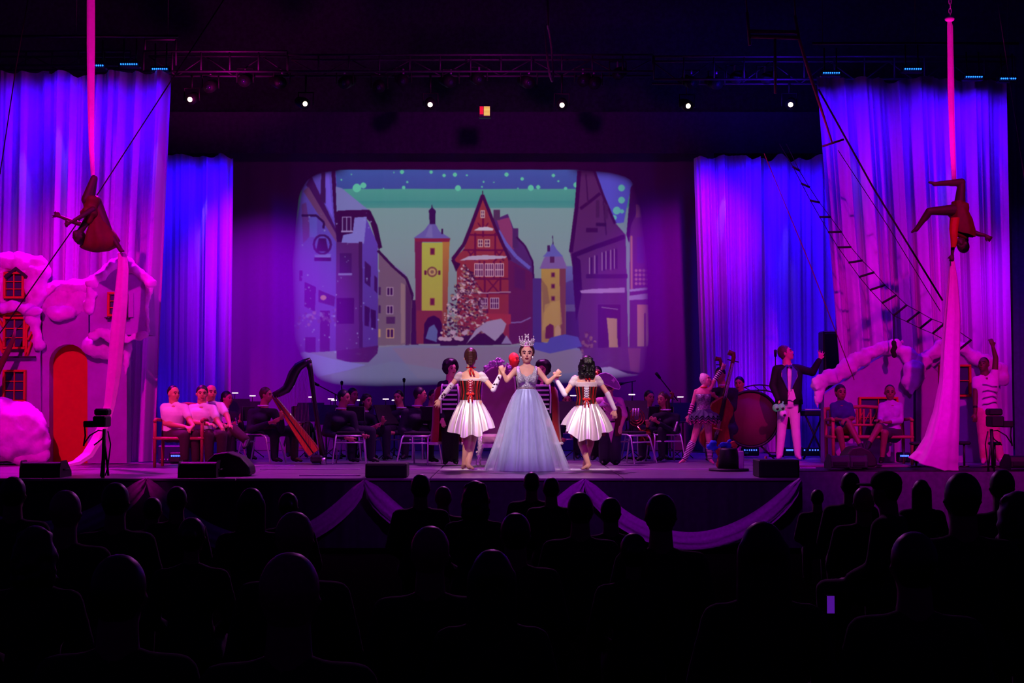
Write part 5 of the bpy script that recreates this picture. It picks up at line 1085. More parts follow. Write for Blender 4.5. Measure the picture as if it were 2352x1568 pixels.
# ------------------------------------------------------------------ striped-sock dancer
BYY = 21.1
f = Fig(dict(head=(1622,873), neck=(1616,889), shA=(1599,898), shB=(1630,894), elA=(1591,928), elB=(1641,873), wrA=(1583,953,-.04), wrB=(1657,849), haA=(1579,972,-.04), haB=(1663,838), hipA=(1608,958), hipB=(1624,958), knA=(1593,1011,-.03), knB=(1629,1012,.02), anA=(1573,1053,-.02), anB=(1631,1054,.04), toeA=(1559,1064,-.05), toeB=(1640,1065,-.05)), BYY, 'f', .80, face=(.15,-1,0), hface=(.75,-.6,.25))
o = f.body('small blonde dancer with striped socks and one arm raised', skin=mat('skin_pink', (222,150,150), .5), base=G(1614, BYY), vox=.0085, spread={'B':.3})
f.hair('topknot', mat('platinum_hair', (250, 232, 214), .5, var=.15, scale=70), .010)
f.wear('bodice', mat('bodice_silver', (140,150,150), .4, .5, bump=.6, scale=50, var=.6), [('torso', .22, .86, .010)], .010, 2, 'silver bodice with pale points')
tc = f.H+Vector((0, 0, .06))
for i, (dz, w, m_) in enumerate(((.02,.235,'a'),(-.02,.24,'a'),(-.055,.235,'b'),(-.085,.22,'b'))):
    mk('tutu_layer', form(tc.x, tc.y, [(tc.z+dz-.07, w, w*.85), (tc.z+dz-.03, w*.85, w*.72), (tc.z+dz, w*.6, w*.5), (tc.z+.06, .105, .085)], 120, lambda t, q: .018*(1-t)*math.sin(17*q), pleat(19, .05, i)), mat('tutu_grey', (66,84,92), .85) if m_ == 'a' else mat('tutu_magenta', (150,30,120), .85), o)
BW = [mat('band_white', (236,226,236), .8), mat('band_dark', (30,12,40), .8)]
def bands(name, p, q, r0, r1, n, par, ms=BW, bulge=0):
    a = A(); N = 14; d = (q-p); s, t_, _ = frame_of(d); v = []
    for i in range(n+1):
        t = i/n; r_ = r0+(r1-r0)*t+bulge*math.sin(min(1, t*1.6)*math.pi)
        for j in range(N): an = 2*math.pi*j/N; v.append(p+d*t+s*(r_*math.cos(an))+t_*(r_*math.sin(an)))
    a.add(v, [(i*N+j, i*N+(j+1) % N, (i+1)*N+(j+1) % N, (i+1)*N+j) for i in range(n) for j in range(N)]); a.m = [i % 2 for i in range(n) for j in range(N)]
    return mk(name, a, ms, par)
j = f.J
for X in 'AB': bands('striped_sock', lerp(j['kn'+X], j['an'+X], .08), lerp(j['kn'+X], j['an'+X], 1.04), .050, .036, 24, o, bulge=.009)
MW = [mat('band_pink', (240,150,210), .8), mat('band_plum', (90,10,60), .8)]
bands('striped_glove', lerp(j['elA'], j['wrA'], .02), lerp(j['elA'], j['wrA'], .98), .034, .027, 10, o, MW); bands('striped_glove', lerp(j['elB'], j['wrB'], .02), lerp(j['elB'], j['wrB'], .98), .034, .027, 12, o)
mk('choker', tube([j['neck']+Vector((.046*math.cos(q), .046*math.sin(q), .0)) for q in [k*math.pi/8 for k in range(16)]], .012, 6, closed=True), RIB, o)

# ------------------------------------------------------------------ man in the tailcoat
RYY = 22.7
f = Fig(dict(head=(1806,812), neck=(1809,833), shA=(1784,848), shB=(1833,846), elA=(1775,886), elB=(1866,855,-.05), wrA=(1788,918,-.08), wrB=(1882,826,-.08), haA=(1796,924,-.1), haB=(1886,810,-.08), hipA=(1800,925), hipB=(1824,925), knA=(1795,992), knB=(1828,992), anA=(1790,1044,.02), anB=(1833,1044,.02), toeA=(1786,1053,-.12), toeB=(1838,1053,-.12)), RYY, 'm', 1.04, face=(.1,-1,0), hface=(.85,-.35,.35), hs=1.06)
o = f.body('man in a navy tailcoat and white trousers reaching up and looking right', base=G(1810, RYY), vox=.0095, spread={'B':.4}, curl={'A':.8,'B':.25})
f.hair('short', mat('ash_blond_hair', (92,66,60), .5, var=.4, scale=60), .011)
f.wear('shirt', WHT, [('torso', .2, 1.02, .012)], .012); TR_ = mat('trousers_cream', (226,196,206), .8, var=.05)
f.wear('trousers', TR_, [('torso', -.14, .36, .018), ('th', 0, 1, .010), ('ca', 0, 1.0, .013)], .012); shoes(f, mat('shoe_pale', (220,180,190), .5))
COAT = mat('tailcoat_navy', (7, 6, 16), .8); LAP = mat('lapel_blue', (44, 50, 170), .5, coat=.3)
f.wear('tailcoat', COAT, [('ua', 0, 1, .018), ('fa', 0, .92, .018)], .013)
zs, zh = f.S.z, f.H.z
def cut(t, q): # front edges slope away below the button
    return 0
a = A(); form(f.H.x, RYY, [(zh-.02,.225,.155),(zh+.16,.205,.152),(zh+.34,.212,.158),(zs-.08,.222,.152),(zs+.0,.19,.13),(zs+.055,.085,.085)], 44, None, None, a, (-math.pi/2+.22, math.pi*1.5-.22)); c_ = mk('coat_body', a, COAT, o); m_ = c_.modifiers.new('s', 'SOLIDIFY'); m_.thickness = .012
a = A(); form(f.H.x+.02, RYY+.02, [(zh-.42,.06,.10),(zh-.3,.13,.12),(zh-.1,.185,.14),(zh+.05,.19,.135)], 24, None, None, a, (-.9, math.pi*1.05)); mk('coat_tails', a, COAT, o)
for e in (-1, 1):
    xx0 = f.S.x; mk('lapel', extr([(xx0+e*.045, zs+.05), (xx0+e*.115, zs-.03), (xx0+e*.125, zs-.12), (xx0+e*.02, zs-.36), (xx0+e*.035, zs-.2)], RYY-.162, RYY-.145), LAP, o, None, False)
    mk('lapel_trim', tube([(xx0+e*.118, RYY-.163, zs-.03), (xx0+e*.128, RYY-.165, zs-.12), (xx0+e*.02, RYY-.165, zs-.36)], .006, 5), SIL, o); mk('bow_tie', ell(A(), (xx0+e*.03, RYY-.13, zs+.045), (.030,.014,.022), None, 8, 6), LAP, o)
mk('waistcoat', extr([(f.H.x-.00, zh+.22), (f.H.x+.04, zh+.22), (f.H.x+.08, zh+.07), (f.H.x+.03, zh+.03), (f.H.x-.01, zh+.05), (f.H.x-.05, zh+.05)], RYY-.165, RYY-.14), TR_, o, None, False)
# the white and green ball toy in his hand
t = thing('ball_toy', 'green and white three-ball toy with black dots in the tailcoat man\'s hand', 'toy', W(1790, 936, RYY-.15)); GB = mat('ball_green_glow', (120, 235, 150), .5, emit=(90,255,120), es=.06); WB = mat('ball_white', (235,235,235), .5)  # green balls glow faintly, their brightness put into the material
for px, py, m_ in ((1783,936,GB),(1795,935,GB),(1799,950,WB)):
    c = W(px, py, RYY-.2); b = mk('ball', ell(A(), c, .062, None, 16, 12), m_, t); mk('black_dot', ell(A(), c+Vector((.01,-.055,-.02)), (.022,.012,.022), None, 10, 8), DARKM, b)
mk('neck_cord', tube([W(1799,922,RYY-.17), W(1796,930,RYY-.18), W(1790,934,RYY-.2)], .014, 6), GB, t)

# ------------------------------------------------------------------ seated men on the left, women and man on the right
TEE = mat('white_tee', (232, 222, 232), .85, var=.05, bump=.15, scale=10); DTR = mat('trousers_maroon', (58, 20, 40), .85, var=.15)
def seated(J, Y, label, sex='m', k=1.0, face=(.6,-.8,0), hface=None, hair='crop', hm=HAIRK, top=TEE, topseg=None, bot=DTR, botn='trousers', skin=SKIN2, group=None, vox=.0115, curl=.5, bs=None, base=None, fv=.012):
    f = Fig(J, Y, sex, k, face, hface); o = f.body(label, group, skin, vox, curl={'A':curl,'B':curl}, base=base, nrm={'A':(0,0,-1),'B':(0,0,-1)})
    if hair: f.hair(hair, hm, .012)
    f.wear('shirt', top, topseg or [('torso', -.05, 1.03, .014), ('ua', 0, .60, .015)], .013)
    f.wear(botn, bot, bs or [('torso', -.16, .2, .02), ('th', 0, 1, .018), ('ca', 0, 1, .020)], .014); shoes(f)
    return f, o
seated(dict(head=(399,905), neck=(398,925), shA=(378,936), shB=(424,937), elA=(380,972,-.05), elB=(436,966,-.1), wrA=(425,980,-.28), wrB=(444,978,-.28), haA=(442,982,-.32), haB=(436,984,-.34), hipA=(388,1000,.05), hipB=(408,1000,.05), knA=(424,1000,-.35), knB=(447,999,-.25), anA=(424,1056,-.3), anB=(450,1056,-.2), toeA=(428,1066,-.42), toeB=(458,1066,-.30)), 20.5, 'bearded seated man in a white T-shirt at the bench end', face=(.45,-.85,0), hface=(.75,-.65,0), hair='crop')
seated(dict(head=(464,905), neck=(462,926), shA=(441,938), shB=(488,939), elA=(436,968,-.1), elB=(500,968,-.12), wrA=(478,973,-.32), wrB=(512,985,-.3), haA=(498,976,-.38), haB=(517,1000,-.34), hipA=(450,1000,.05), hipB=(470,1000,.05), knA=(480,1000,-.35), knB=(510,999,-.3), anA=(480,1056,-.3), anB=(508,1056,-.25), toeA=(484,1066,-.42), toeB=(514,1066,-.38)), 20.55, 'dark-haired seated man in a white T-shirt, middle of the three', face=(.3,-.95,0), hface=(.25,-.97,0), hair='short')
seated(dict(head=(485,902), neck=(482,922), shA=(462,934), shB=(507,933), elA=(470,962,-.05), elB=(522,955,-.1), wrA=(505,972,-.25), wrB=(528,974,-.25), haA=(520,976,-.3), haB=(536,980,-.3), hipA=(476,1000,.05), hipB=(496,998,.05), knA=(520,1002,-.3), knB=(535,985,-.25), anA=(520,1056,-.3), anB=(568,1012,-.42), toeA=(524,1066,-.42), toeB=(560,1030,-.55)), 20.95, 'bald seated man in a white T-shirt with one leg crossed', face=(.4,-.9,0), hface=(.5,-.85,0), hair=None, bs=[('torso', -.16, .2, .02), ('th', 0, 1, .018), ('ca', 0, .9, .020)])
SK3 = mat('skin_medium_deep', (130, 80, 70), .55)
seated(dict(head=(1931,902), neck=(1931,922), shA=(1914,932), shB=(1951,932), elA=(1917,963,-.05), elB=(1959,960,-.05), wrA=(1934,964,-.25), wrB=(1946,962,-.28), haA=(1944,962,-.3), haB=(1938,966,-.32), hipA=(1922,1000), hipB=(1940,1000), knA=(1928,986,-.4), knB=(1951,975,-.38), anA=(1940,1052,-.35), anB=(1976,1022,-.5), toeA=(1944,1062,-.46), toeB=(1984,1040,-.6)), 21.3, 'seated woman in a navy top with crossed bare legs', 'f', .98, (.15,-1,0), None, 'bun', HAIRK, mat('navy_top', (40, 26, 110), .85), [('torso', -.05, .99, .014), ('ua', 0, .8, .016)], mat('shorts_dark', (50,20,70), .8), 'shorts', SK3, bs=[('torso', -.16, .25, .018), ('th', 0, .35, .016)])
seated(dict(head=(2044,902), neck=(2045,922), shA=(2026,932), shB=(2066,932), elA=(2022,962,-.05), elB=(2068,966,-.05), wrA=(2022,968,-.25), wrB=(2036,970,-.25), haA=(2016,964,-.3), haB=(2020,968,-.3), hipA=(2036,1000), hipB=(2054,1000), knA=(2018,980,-.38), knB=(2032,994,-.4), anA=(1996,1018,-.5), anB=(2026,1052,-.35), toeA=(1988,1036,-.6), toeB=(2022,1062,-.46)), 21.3, 'seated woman in a pale top and dark skirt at the bench end', 'f', .98, (-.2,-1,0), None, 'crop', HAIRK, mat('mauve_top', (180,130,200), .85), [('torso', -.05, .99, .014), ('ua', 0, .95, .016), ('fa', 0, .6, .014)], mat('skirt_dark', (50,12,50), .8), 'skirt', SK3, bs=[('torso', -.16, .25, .018), ('th', 0, .8, .030)])
f = Fig(dict(head=(2259,838), neck=(2262,860), shA=(2243,874), shB=(2284,870), elA=(2240,912,-.02), elB=(2287,822,-.02), wrA=(2240,948,-.05), wrB=(2281,798,-.04), haA=(2240,968,-.07), haB=(2276,780,-.04), hipA=(2256,945), hipB=(2277,945), knA=(2258,1002), knB=(2286,1002), anA=(2260,1052,.02), anB=(2298,1052,.02), toeA=(2257,1063,-.12), toeB=(2302,1063,-.12)), 21.2, 'm', .97, (-.2,-1,0), (-.6,-.8,.2))
o = f.body('standing man in a white ruffled shirt raising one arm high on the right', skin=SKIN3, base=G(2268, 21.2), vox=.011); f.hair('crop', HAIRK)
f.wear('shirt', TEE, [('torso', .0, .99, .020), ('ua', 0, .3, .020)], .013); [mk('ruffle', tube([f.H+Vector((x, -.150+.02*abs(x/.13), .14+i*.085+.02*math.sin(x*20+i))) for x in (-.10,-.03,.04,.12)], [.008,.016,.016,.008], 6), TEE, o) for i in range(4)]
f.wear('trousers', mat('trousers_pinklit', (216,120,150), .85), [('torso', -.16, .22, .018), ('th', 0, 1, .022), ('ca', 0, 1, .022)], .014); shoes(f, mat('shoe_pale', (220,180,190), .5)); mk('wristband', tube([lerp(f.J['elA'], f.J['wrA'], .55+d*.12) for d in (0, 1)], .036, 10), BLK, o)  # pale trousers with the pink light put into their colour

# ------------------------------------------------------------------ the two acrobats in the silks
DRS = mat('acrobat_dress_shaded', (96, 5, 8), .7, var=.15); DSK = mat('skin_shaded', (62, 34, 36), .6)  # skin and dress darkened: the silhouettes' shade is in the colour
f = Fig(dict(head=(181,543), neck=(190,525), shA=(213,480,-.12), shB=(196,517,.05), elA=(186,497,-.22), elB=(170,510,.0), wrA=(163,510,-.24), wrB=(140,498,-.02), haA=(155,514,-.24), haB=(124,492,-.03), hipA=(200,458,-.02), hipB=(220,462,.08), knA=(216,410,-.05), knB=(250,530,.06), anA=(213,455,.12), anB=(276,572,-.02), toeA=(216,474,.14), toeB=(284,577,-.04), hu=Vector((-.35,0,-1))), AY-.1, 'f', .93, face=(-.8,-.5,.1), hface=(-.6,-.5,-.3))
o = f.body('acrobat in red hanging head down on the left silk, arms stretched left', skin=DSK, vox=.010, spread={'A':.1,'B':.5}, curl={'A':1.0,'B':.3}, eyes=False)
f.hair('bun', HAIRK, .011); f.wear('dress_top', DRS, [('torso', -.15, .98, .012)], .012)
def cone(name, P_, m, par, n=28):
    a = A(); v = []
    for (x, y, hw, dy, dep, ang) in P_:
        c = W(x, y, AY+dy); h = hw*AY/F; sx, sz = math.cos(ang), math.sin(ang)
        for i in range(n):
            q = 2*math.pi*i/n; r_ = 1+.12*math.sin(7*q+y*.02)*(hw/40); v.append(c+Vector((sx*h*r_*math.cos(q), dep*r_*math.sin(q), sz*h*r_*math.cos(q))))
    k = len(P_); a.add(v, [(i*n+j, i*n+(j+1) % n, (i+1)*n+(j+1) % n, (i+1)*n+j) for i in range(k-1) for j in range(n)]); return mk(name, a, m, par)
cone('skirt', [(222,466,7,.0,.08,.1),(226,490,12,.0,.12,.3),(222,515,21,-.02,.14,.45),(224,532,31,-.02,.17,.38),(227,546,38,-.02,.17,.30),(230,558,43,-.02,.17,.16),(228,568,38,-.02,.15,.04),(224,575,26,-.02,.11,-.02),(220,579,8,-.02,.04,-.02)], DRS, o)['label'] = 'wide red skirt with shade in its colour'
f = Fig(dict(head=(2209,561), neck=(2211,541), shA=(2194,536,-.05), shB=(2233,532,.03), elA=(2189,562,-.06), elB=(2249,538,.0), wrA=(2187,583,-.05), wrB=(2262,540,-.02), haA=(2187,594,-.05), haB=(2272,546,-.03), hipA=(2192,482,-.03), hipB=(2204,470,.05), knA=(2134,485,-.12), knB=(2209,418,.0), anA=(2108,522,-.06), anB=(2152,422,-.08), toeA=(2093,534,-.04), toeB=(2132,418,-.1), hu=Vector((.12,.0,-1))), AY-.1, 'f', .95, face=(-.5,-.85,0), hface=(-.75,-.6,-.3))
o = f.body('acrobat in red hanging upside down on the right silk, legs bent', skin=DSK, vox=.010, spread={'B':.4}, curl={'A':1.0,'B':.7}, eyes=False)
f.hair('pony', HAIRK, .011); f.wear('dress_top', DRS, [('torso', -.15, .98, .012)], .012)
cone('skirt', [(2198,462,12,-.1,.10,.1),(2203,485,19,-.1,.13,.1),(2207,505,25,-.1,.14,.05),(2210,525,28,-.1,.15,-.1),(2212,538,27,-.1,.14,-.25)], DRS, o); cone('skirt_flap', [(2194,500,10,-.22,.05,.0),(2190,525,10,-.24,.05,.0),(2191,550,8,-.24,.04,.0),(2190,568,6,-.22,.03,0)], mat('dress_bright', (190,20,10), .7), o)

# ------------------------------------------------------------------ the orchestra
SUIT = mat('orchestra_suit', (26, 22, 40), .85, var=.2); LAMPW = emis('stand_lamp_white', (255, 225, 240), 3.5)
def player(px, py, Y, label, face=(.8,-.5,0), sex='m', hair='short', hm=HAIRK, k=.97, skin=SKIN2, arms='up', lean=6, col=SUIT, eyes=True):
    """seated player; px, py the head centre"""
    s = F/Y*k/1.0; fx = math.copysign(1, face[0]) if abs(face[0]) > .2 else 0; Z = W(px, py, Y).z-SZ-.0; sc = 1.0
    def q(dx, z, dy=0): c = W(px, py, Y); return Vector((c.x+dx, Y+dy, SZ+z))
    hz = Z; tz = hz-.26; b = -fx*.05
    J = dict(head=q(0, hz), neck=q(b*.6, hz-.15), shA=q(-.17+b, tz), shB=q(.17+b, tz), hipA=q(-.10+b*2, .46+.04, .12), hipB=q(.10+b*2, .50, .12))
    hx, hy_ = fx*.20, -.28
    if arms == 'up': J.update(elA=q(-.24+b+hx*.3, tz-.26, -.10), elB=q(.22+b+hx*.4, tz-.26, -.10), wrA=q(hx-.07, tz-.14, -.32), wrB=q(hx+.08, tz-.08, -.32))
    else: J.update(elA=q(-.24+b, tz-.27, -.02), elB=q(.24+b, tz-.27, -.02), wrA=q(hx-.12, tz-.34, -.26), wrB=q(hx+.12, tz-.30, -.26))
    kf = Vector(face).normalized()
    for X, e in (('A', -1), ('B', 1)):
        hp = J['hip'+X]; kn = hp+Vector((kf.x*.40+e*.05, kf.y*.40, -.02)); J['kn'+X] = kn; J['an'+X] = Vector((kn.x, kn.y, SZ+.085)); J['toe'+X] = Vector((kn.x+kf.x*.13, kn.y+kf.y*.13, SZ+.035))
    f = Fig(J, Y, sex, k, face, face); o = f.body(label, 'orchestra players in dark clothes', skin, .0145, base=Vector((q(0,0).x, Y, SZ)), eyes=True)
    f.hair(hair, hm, .016); f.wear('dark_suit', col, [('torso', -.1, 1.05, .016), ('ua', 0, 1, .016), ('fa', 0, .85, .014)], .018); f.wear('trousers', col, [('torso', -.16, .2, .024), ('th', 0, 1, .018), ('ca', 0, 1, .02)], .018)
    mk('shirt_collar', tube([f.S+Vector((.072*math.cos(a)-.0, .068*math.sin(a), .105)) for a in [i*math.pi/6 for i in range(12)]], .013, 6, closed=True), WHT, o); shoes(f)
    return f, o
def pchair(f, fx): # the player's chair
    o = copy_tree(cp); o.location = Vector((f.H.x, f.H.y, SZ)); o.rotation_euler.z = fx; return o
PL = [(522,916,22.6,'clarinettist in a dark suit just right of the seated men',(.8,-.5,0),'m','short','up'),
      (612,908,21.6,'harpist with brown hair bending to the harp',(.9,-.3,0),'m','short','up'),
      (691,948,24.0,'small fair musician visible through the harp',(0,-1,0),'f','bob','low'),
      (791,914,21.6,'broad musician in a dark jacket facing right, left of the flautist',(.9,-.4,0),'m','short','low'),
      (811,908,23.3,'musician partly hidden behind the broad man in the dark jacket',(.7,-.7,0),'m','short','low'),
      (843,922,22.8,'flautist with dark hair and bare forearms',(.7,-.7,0),'f','bob','up'),
      (915,914,23.0,'musician with a white shirt front behind a slanted music stand',(-.3,-.95,0),'m','short','low'),
      (966,908,21.5,'dark-suited musician in profile left of the caped soldier',(.95,-.2,0),'m','short','low'),
      (996,912,23.3,'musician between the profile man and the caped soldier',(.5,-.85,0),'m','short','low'),
      (1492,914,23.0,'short-haired musician left of the cellist',(.4,-.9,0),'m','short','low'),
      (1522,918,22.2,'cellist with brown hair bent over the strings',(-.7,-.7,0),'f','long','up'),
      (1303,920,23.2,'red-lit musician seen between the gown and the right dancer',(0,-1,0),'f','short','low')]
for i, (x, y, Y, lb, fc, sx, hr, ar) in enumerate(PL):
    f, o = player(x, y, Y, lb, fc, sx, hr, HAIRB if i in (1, 2, 10) else HAIRK, arms=ar)
    if i in (3, 7, 10): continue
    c = pchair(f, math.atan2(fc[0], -fc[1])); c['label'] = 'chromed chair under the '+lb.split(' in ')[0].split(' with ')[0]; c['group'] = 'players\' chairs'
    if i in (0, 6): mk('shirt_front', extr([(f.S.x-.02, f.S.z-.02), (f.S.x+.10, f.S.z-.02), (f.S.x+.12, f.H.z+.1), (f.S.x+.02, f.H.z+.1)] , f.Y-.17, f.Y-.15), WHT, o, None, False)
# music stands with lamps
def mstand(px, py, Y, rz, label, lamp_=True):
    c = G(px, Y); z = W(px, py, Y).z; t = thing('music_stand', label, 'music stand', c, 'music stands in the orchestra'); t.rotation_euler.z = 0
    mk('post', tube([c+Vector((0,.03,.02)), Vector((c.x, Y+.03, z-.16))], .012, 8), BLK, t); a = A()
    for k in range(3): q = k*2.094+.5; tube([c+Vector((0,.03,.16)), c+Vector((.2*math.cos(q), .03+.2*math.sin(q), .01))], .008, 5, a)
    mk('tripod_base', a, BLK, t); cs, sn = math.cos(rz), math.sin(rz); a = A(); w_, h_ = .24, .30
    v = [Vector((x*cs-y*sn, x*sn+y*cs, zz)) for y, zz in ((-.08, -.30), (.08, 0)) for x in (-w_, w_)]
    pts = [Vector((c.x, Y, z))+p for p in v]; n_ = Vector((-sn*.0, .0, .0)); off = Vector((sn*.012, -cs*.012, .004)); a.add([p+o_ for o_ in (Vector((0,0,0)), off) for p in (pts[0], pts[1], pts[3], pts[2])], [(0,1,2,3),(7,6,5,4),(0,4,5,1),(1,5,6,2),(2,6,7,3),(3,7,4,0)])
    mk('desk', a, BLK, t, None, False); p0, p1 = pts[0]*.9+pts[1]*.1, pts[0]*.1+pts[1]*.9; a = A(); hh = (pts[2]-pts[0])*.85; so = off*2.2*-1
    a.add([p+o_ for o_ in (so*1.0, so*1.2) for p in (p0, p1, p1+hh, p0+hh)], [(0,1,2,3),(7,6,5,4),(0,4,5,1),(1,5,6,2),(2,6,7,3),(3,7,4,0)])
    mk('sheet_music', a, WHT, t, None, False)
    if lamp_:
        top = (pts[2]+pts[3])/2; mk('lamp_arm', tube([top, top+Vector((0,.0,.07)), top+Vector((.0,.05,.10))], .006, 6), BLK, t); mk('lamp_head', box(top.x-.055, top.x+.055, top.y+.02, top.y+.06, top.z+.09, top.z+.108, None, .004), BLK, t, None, False); mk('lamp_strip', box(top.x-.05, top.x+.05, top.y+.010, top.y+.019, top.z+.090, top.z+.104, None, .003), LAMPW, t, None, False)
for x, y, Y, rz, lb in ((543,916,22.9,.4,'music stand with a lit lamp before the clarinettist'),(581,922,23.6,.2,'music stand with a small lamp left of the harpist'),(711,925,23.6,-.3,'music stand seen through the harp strings'),(750,930,22.4,-1.0,'slanted music stand left of the broad man in the dark jacket'),(768,932,24.0,.2,'far music stand behind the harp column'),(826,932,23.8,.0,'music stand between the broad man and the flautist'),
      (893,930,22.9,.7,'tilted music stand holding white sheets before the shirt-front musician'),(906,932,24.1,0,'rear music stand behind the shirt-front musician'),(1318,922,22.8,.1,'music stand next to the right dancer\'s elbow'),(1452,920,22.4,.0,'wide black music stand right of the pirate'),(1538,930,24.0,.2,'rear music stand behind the cellist'),(1568,925,23.2,.4,'music stand right of the cellist')):
    mstand(x, y, Y, rz, lb)
def mic(px, pyt, Y, x2, y2, label):
    c = G(px, Y); t = thing('microphone_stand', label, 'microphone stand', c); tp = W(px, pyt, Y); mk('post', tube([c, tp], .010, 6), BLK, t); e = W(x2, y2, Y-.2); mk('boom', tube([tp-(e-tp)*.4, tp, e], .009, 6), BLK, t); mk('microphone', tube([e, e+(e-tp).normalized()*.12], [.022, .026], 8), BLK, t); mk('round_base', tube([c, c+Vector((0,0,.03))], .13, 16), BLK, t)
mic(1452, 876, 23.4, 1432, 880, 'microphone stand with a flat boom right of the pirate hat'); mic(1545, 905, 23.0, 1516, 868, 'tall microphone stand with a raised boom over the cellist'); mic(770, 905, 23.4, 732, 885, 'microphone stand whose boom reaches the harp column'); mic(928, 885, 24, 928, 876, 'thin upright microphone over the left players'); mic(1781, 862, 24.3, 1781, 818, 'thin upright microphone left of the tailcoat man'); mic(785, 890, 24.2, 785, 882, 'upright microphone behind the broad man in the dark jacket')
# wind instruments
a = A(); p, q = W(541,957,22.2), W(548,990,22.1); tag(mk('clarinet', tube([p, p.lerp(q,.8), q], [.014,.016,.032], 10), BLK, None, p), 'clarinet held by the player beside the seated men', 'clarinet'); o = bpy.data.objects['clarinet']
for i in range(7): mk('key', ell(A(), p.lerp(q, .1+.11*i)+Vector((0,-.018,0)), (.012,.007,.008), None, 6, 5), CHR, o)
for nm, pts, lb in (('flute', ((772,968),(782,990)), 'short flute shining beside the slanted music stand'),('flute', ((936,960),(946,985)), 'oboe with silver keys left of the profile musician'),('flute', ((1556,968),(1549,990)), 'thin silver flute near the striped-sock dancer')):
    p, q = W(*pts[0],21.7), W(*pts[1],21.7); o = tag(mk('flute' if 'flute' in lb else 'oboe', tube([p, q], [.012, .016], 8), CHR, None, p), lb, 'instrument'); [mk('key', ell(A(), p.lerp(q, .2+.15*i)+Vector((0,-.014,0)), (.012,.006,.010), None, 6, 5), CHR, o) for i in range(5)]
# harp
HPY = 21.3; HW = mat('harp_wood', (200, 96, 60), .4, var=.2, stretch=(6,6,.5), coat=.4); HD = mat('harp_dark', (34, 16, 28), .4, coat=.5)
t = thing('harp', 'tall concert harp with a red-lit soundboard beside the harpist', 'harp', G(735, HPY))
mk('column', tube([W(742,1046,HPY), W(734,1000,HPY), W(722,920,HPY), W(713,850,HPY), W(708,829,HPY)], [.05,.036,.032,.040,.055], 14), HD, t)
mk('neck', tube([W(714,828,HPY), W(700,833,HPY), W(685,842,HPY), W(674,858,HPY), W(667,877,HPY), W(658,893,HPY), W(644,901,HPY), W(629,908,HPY)], [.05,.06,.07,.078,.078,.07,.06,.05], 14, None, True, (0,1,0), 1.0), HD, t)
a = A(); S0, S1 = Vector(W(627,908,HPY)), Vector(W(722,1040,HPY)); d = (S1-S0).normalized(); nn = Vector((-d.z, 0, d.x))
v = []; N = 10; L0 = (S1-S0).length
for i in range(N+1):
    s = i/N; w_ = (.05+.13*s)*(1 if s < .93 else .85); dp = .07+.14*s; c = S0.lerp(S1, s)
    v += [c-nn*(w_*.5)+Vector((0,-dp*.4,0)), c+nn*(w_*.5)+Vector((0,-dp*.4,0)), c+nn*(w_*.45)+Vector((0,dp,0)), c-nn*(w_*.75)+Vector((0,dp*.6,0))]
a.add(v, [(i*4+j, i*4+(j+1) % 4, i*4+4+(j+1) % 4, i*4+4+j) for i in range(N) for j in range(4)]+[(0,1,2,3), tuple(N*4+j for j in (3,2,1,0))]); mk('soundboard', a, HW, t, None, False)['label'] = 'red-lit tapering soundboard'
mk('centre_strip', tube([S0+Vector((0,-.05,0)), S1+Vector((0,-.10,0))], .010, 6), HD, t)
for i in range(22):
    s = .10+.82*i/21; c = S0.lerp(S1, s)+Vector((0,-.06-.03*s,0)); tp = W(636+68*(i/21)**.8, 903-2*min(i,3) if i < 9 else 900-(i-8)*4.6, HPY)+Vector((0,-.03,0)); mk('string', tube([c, tp], .0022, 4), mat('harp_string', (150,90,120), .5), t)
mk('pedal_base', box(W(722,0,HPY).x, W(750,0,HPY).x, HPY-.16, HPY+.2, SZ+.02, SZ+.14, None, .03), HD, t, None, False); mk('foot', tube([G(744,HPY-.1), G(744,HPY-.1)+Vector((0,0,.1))], [.05,.045], 10), SIL, t)
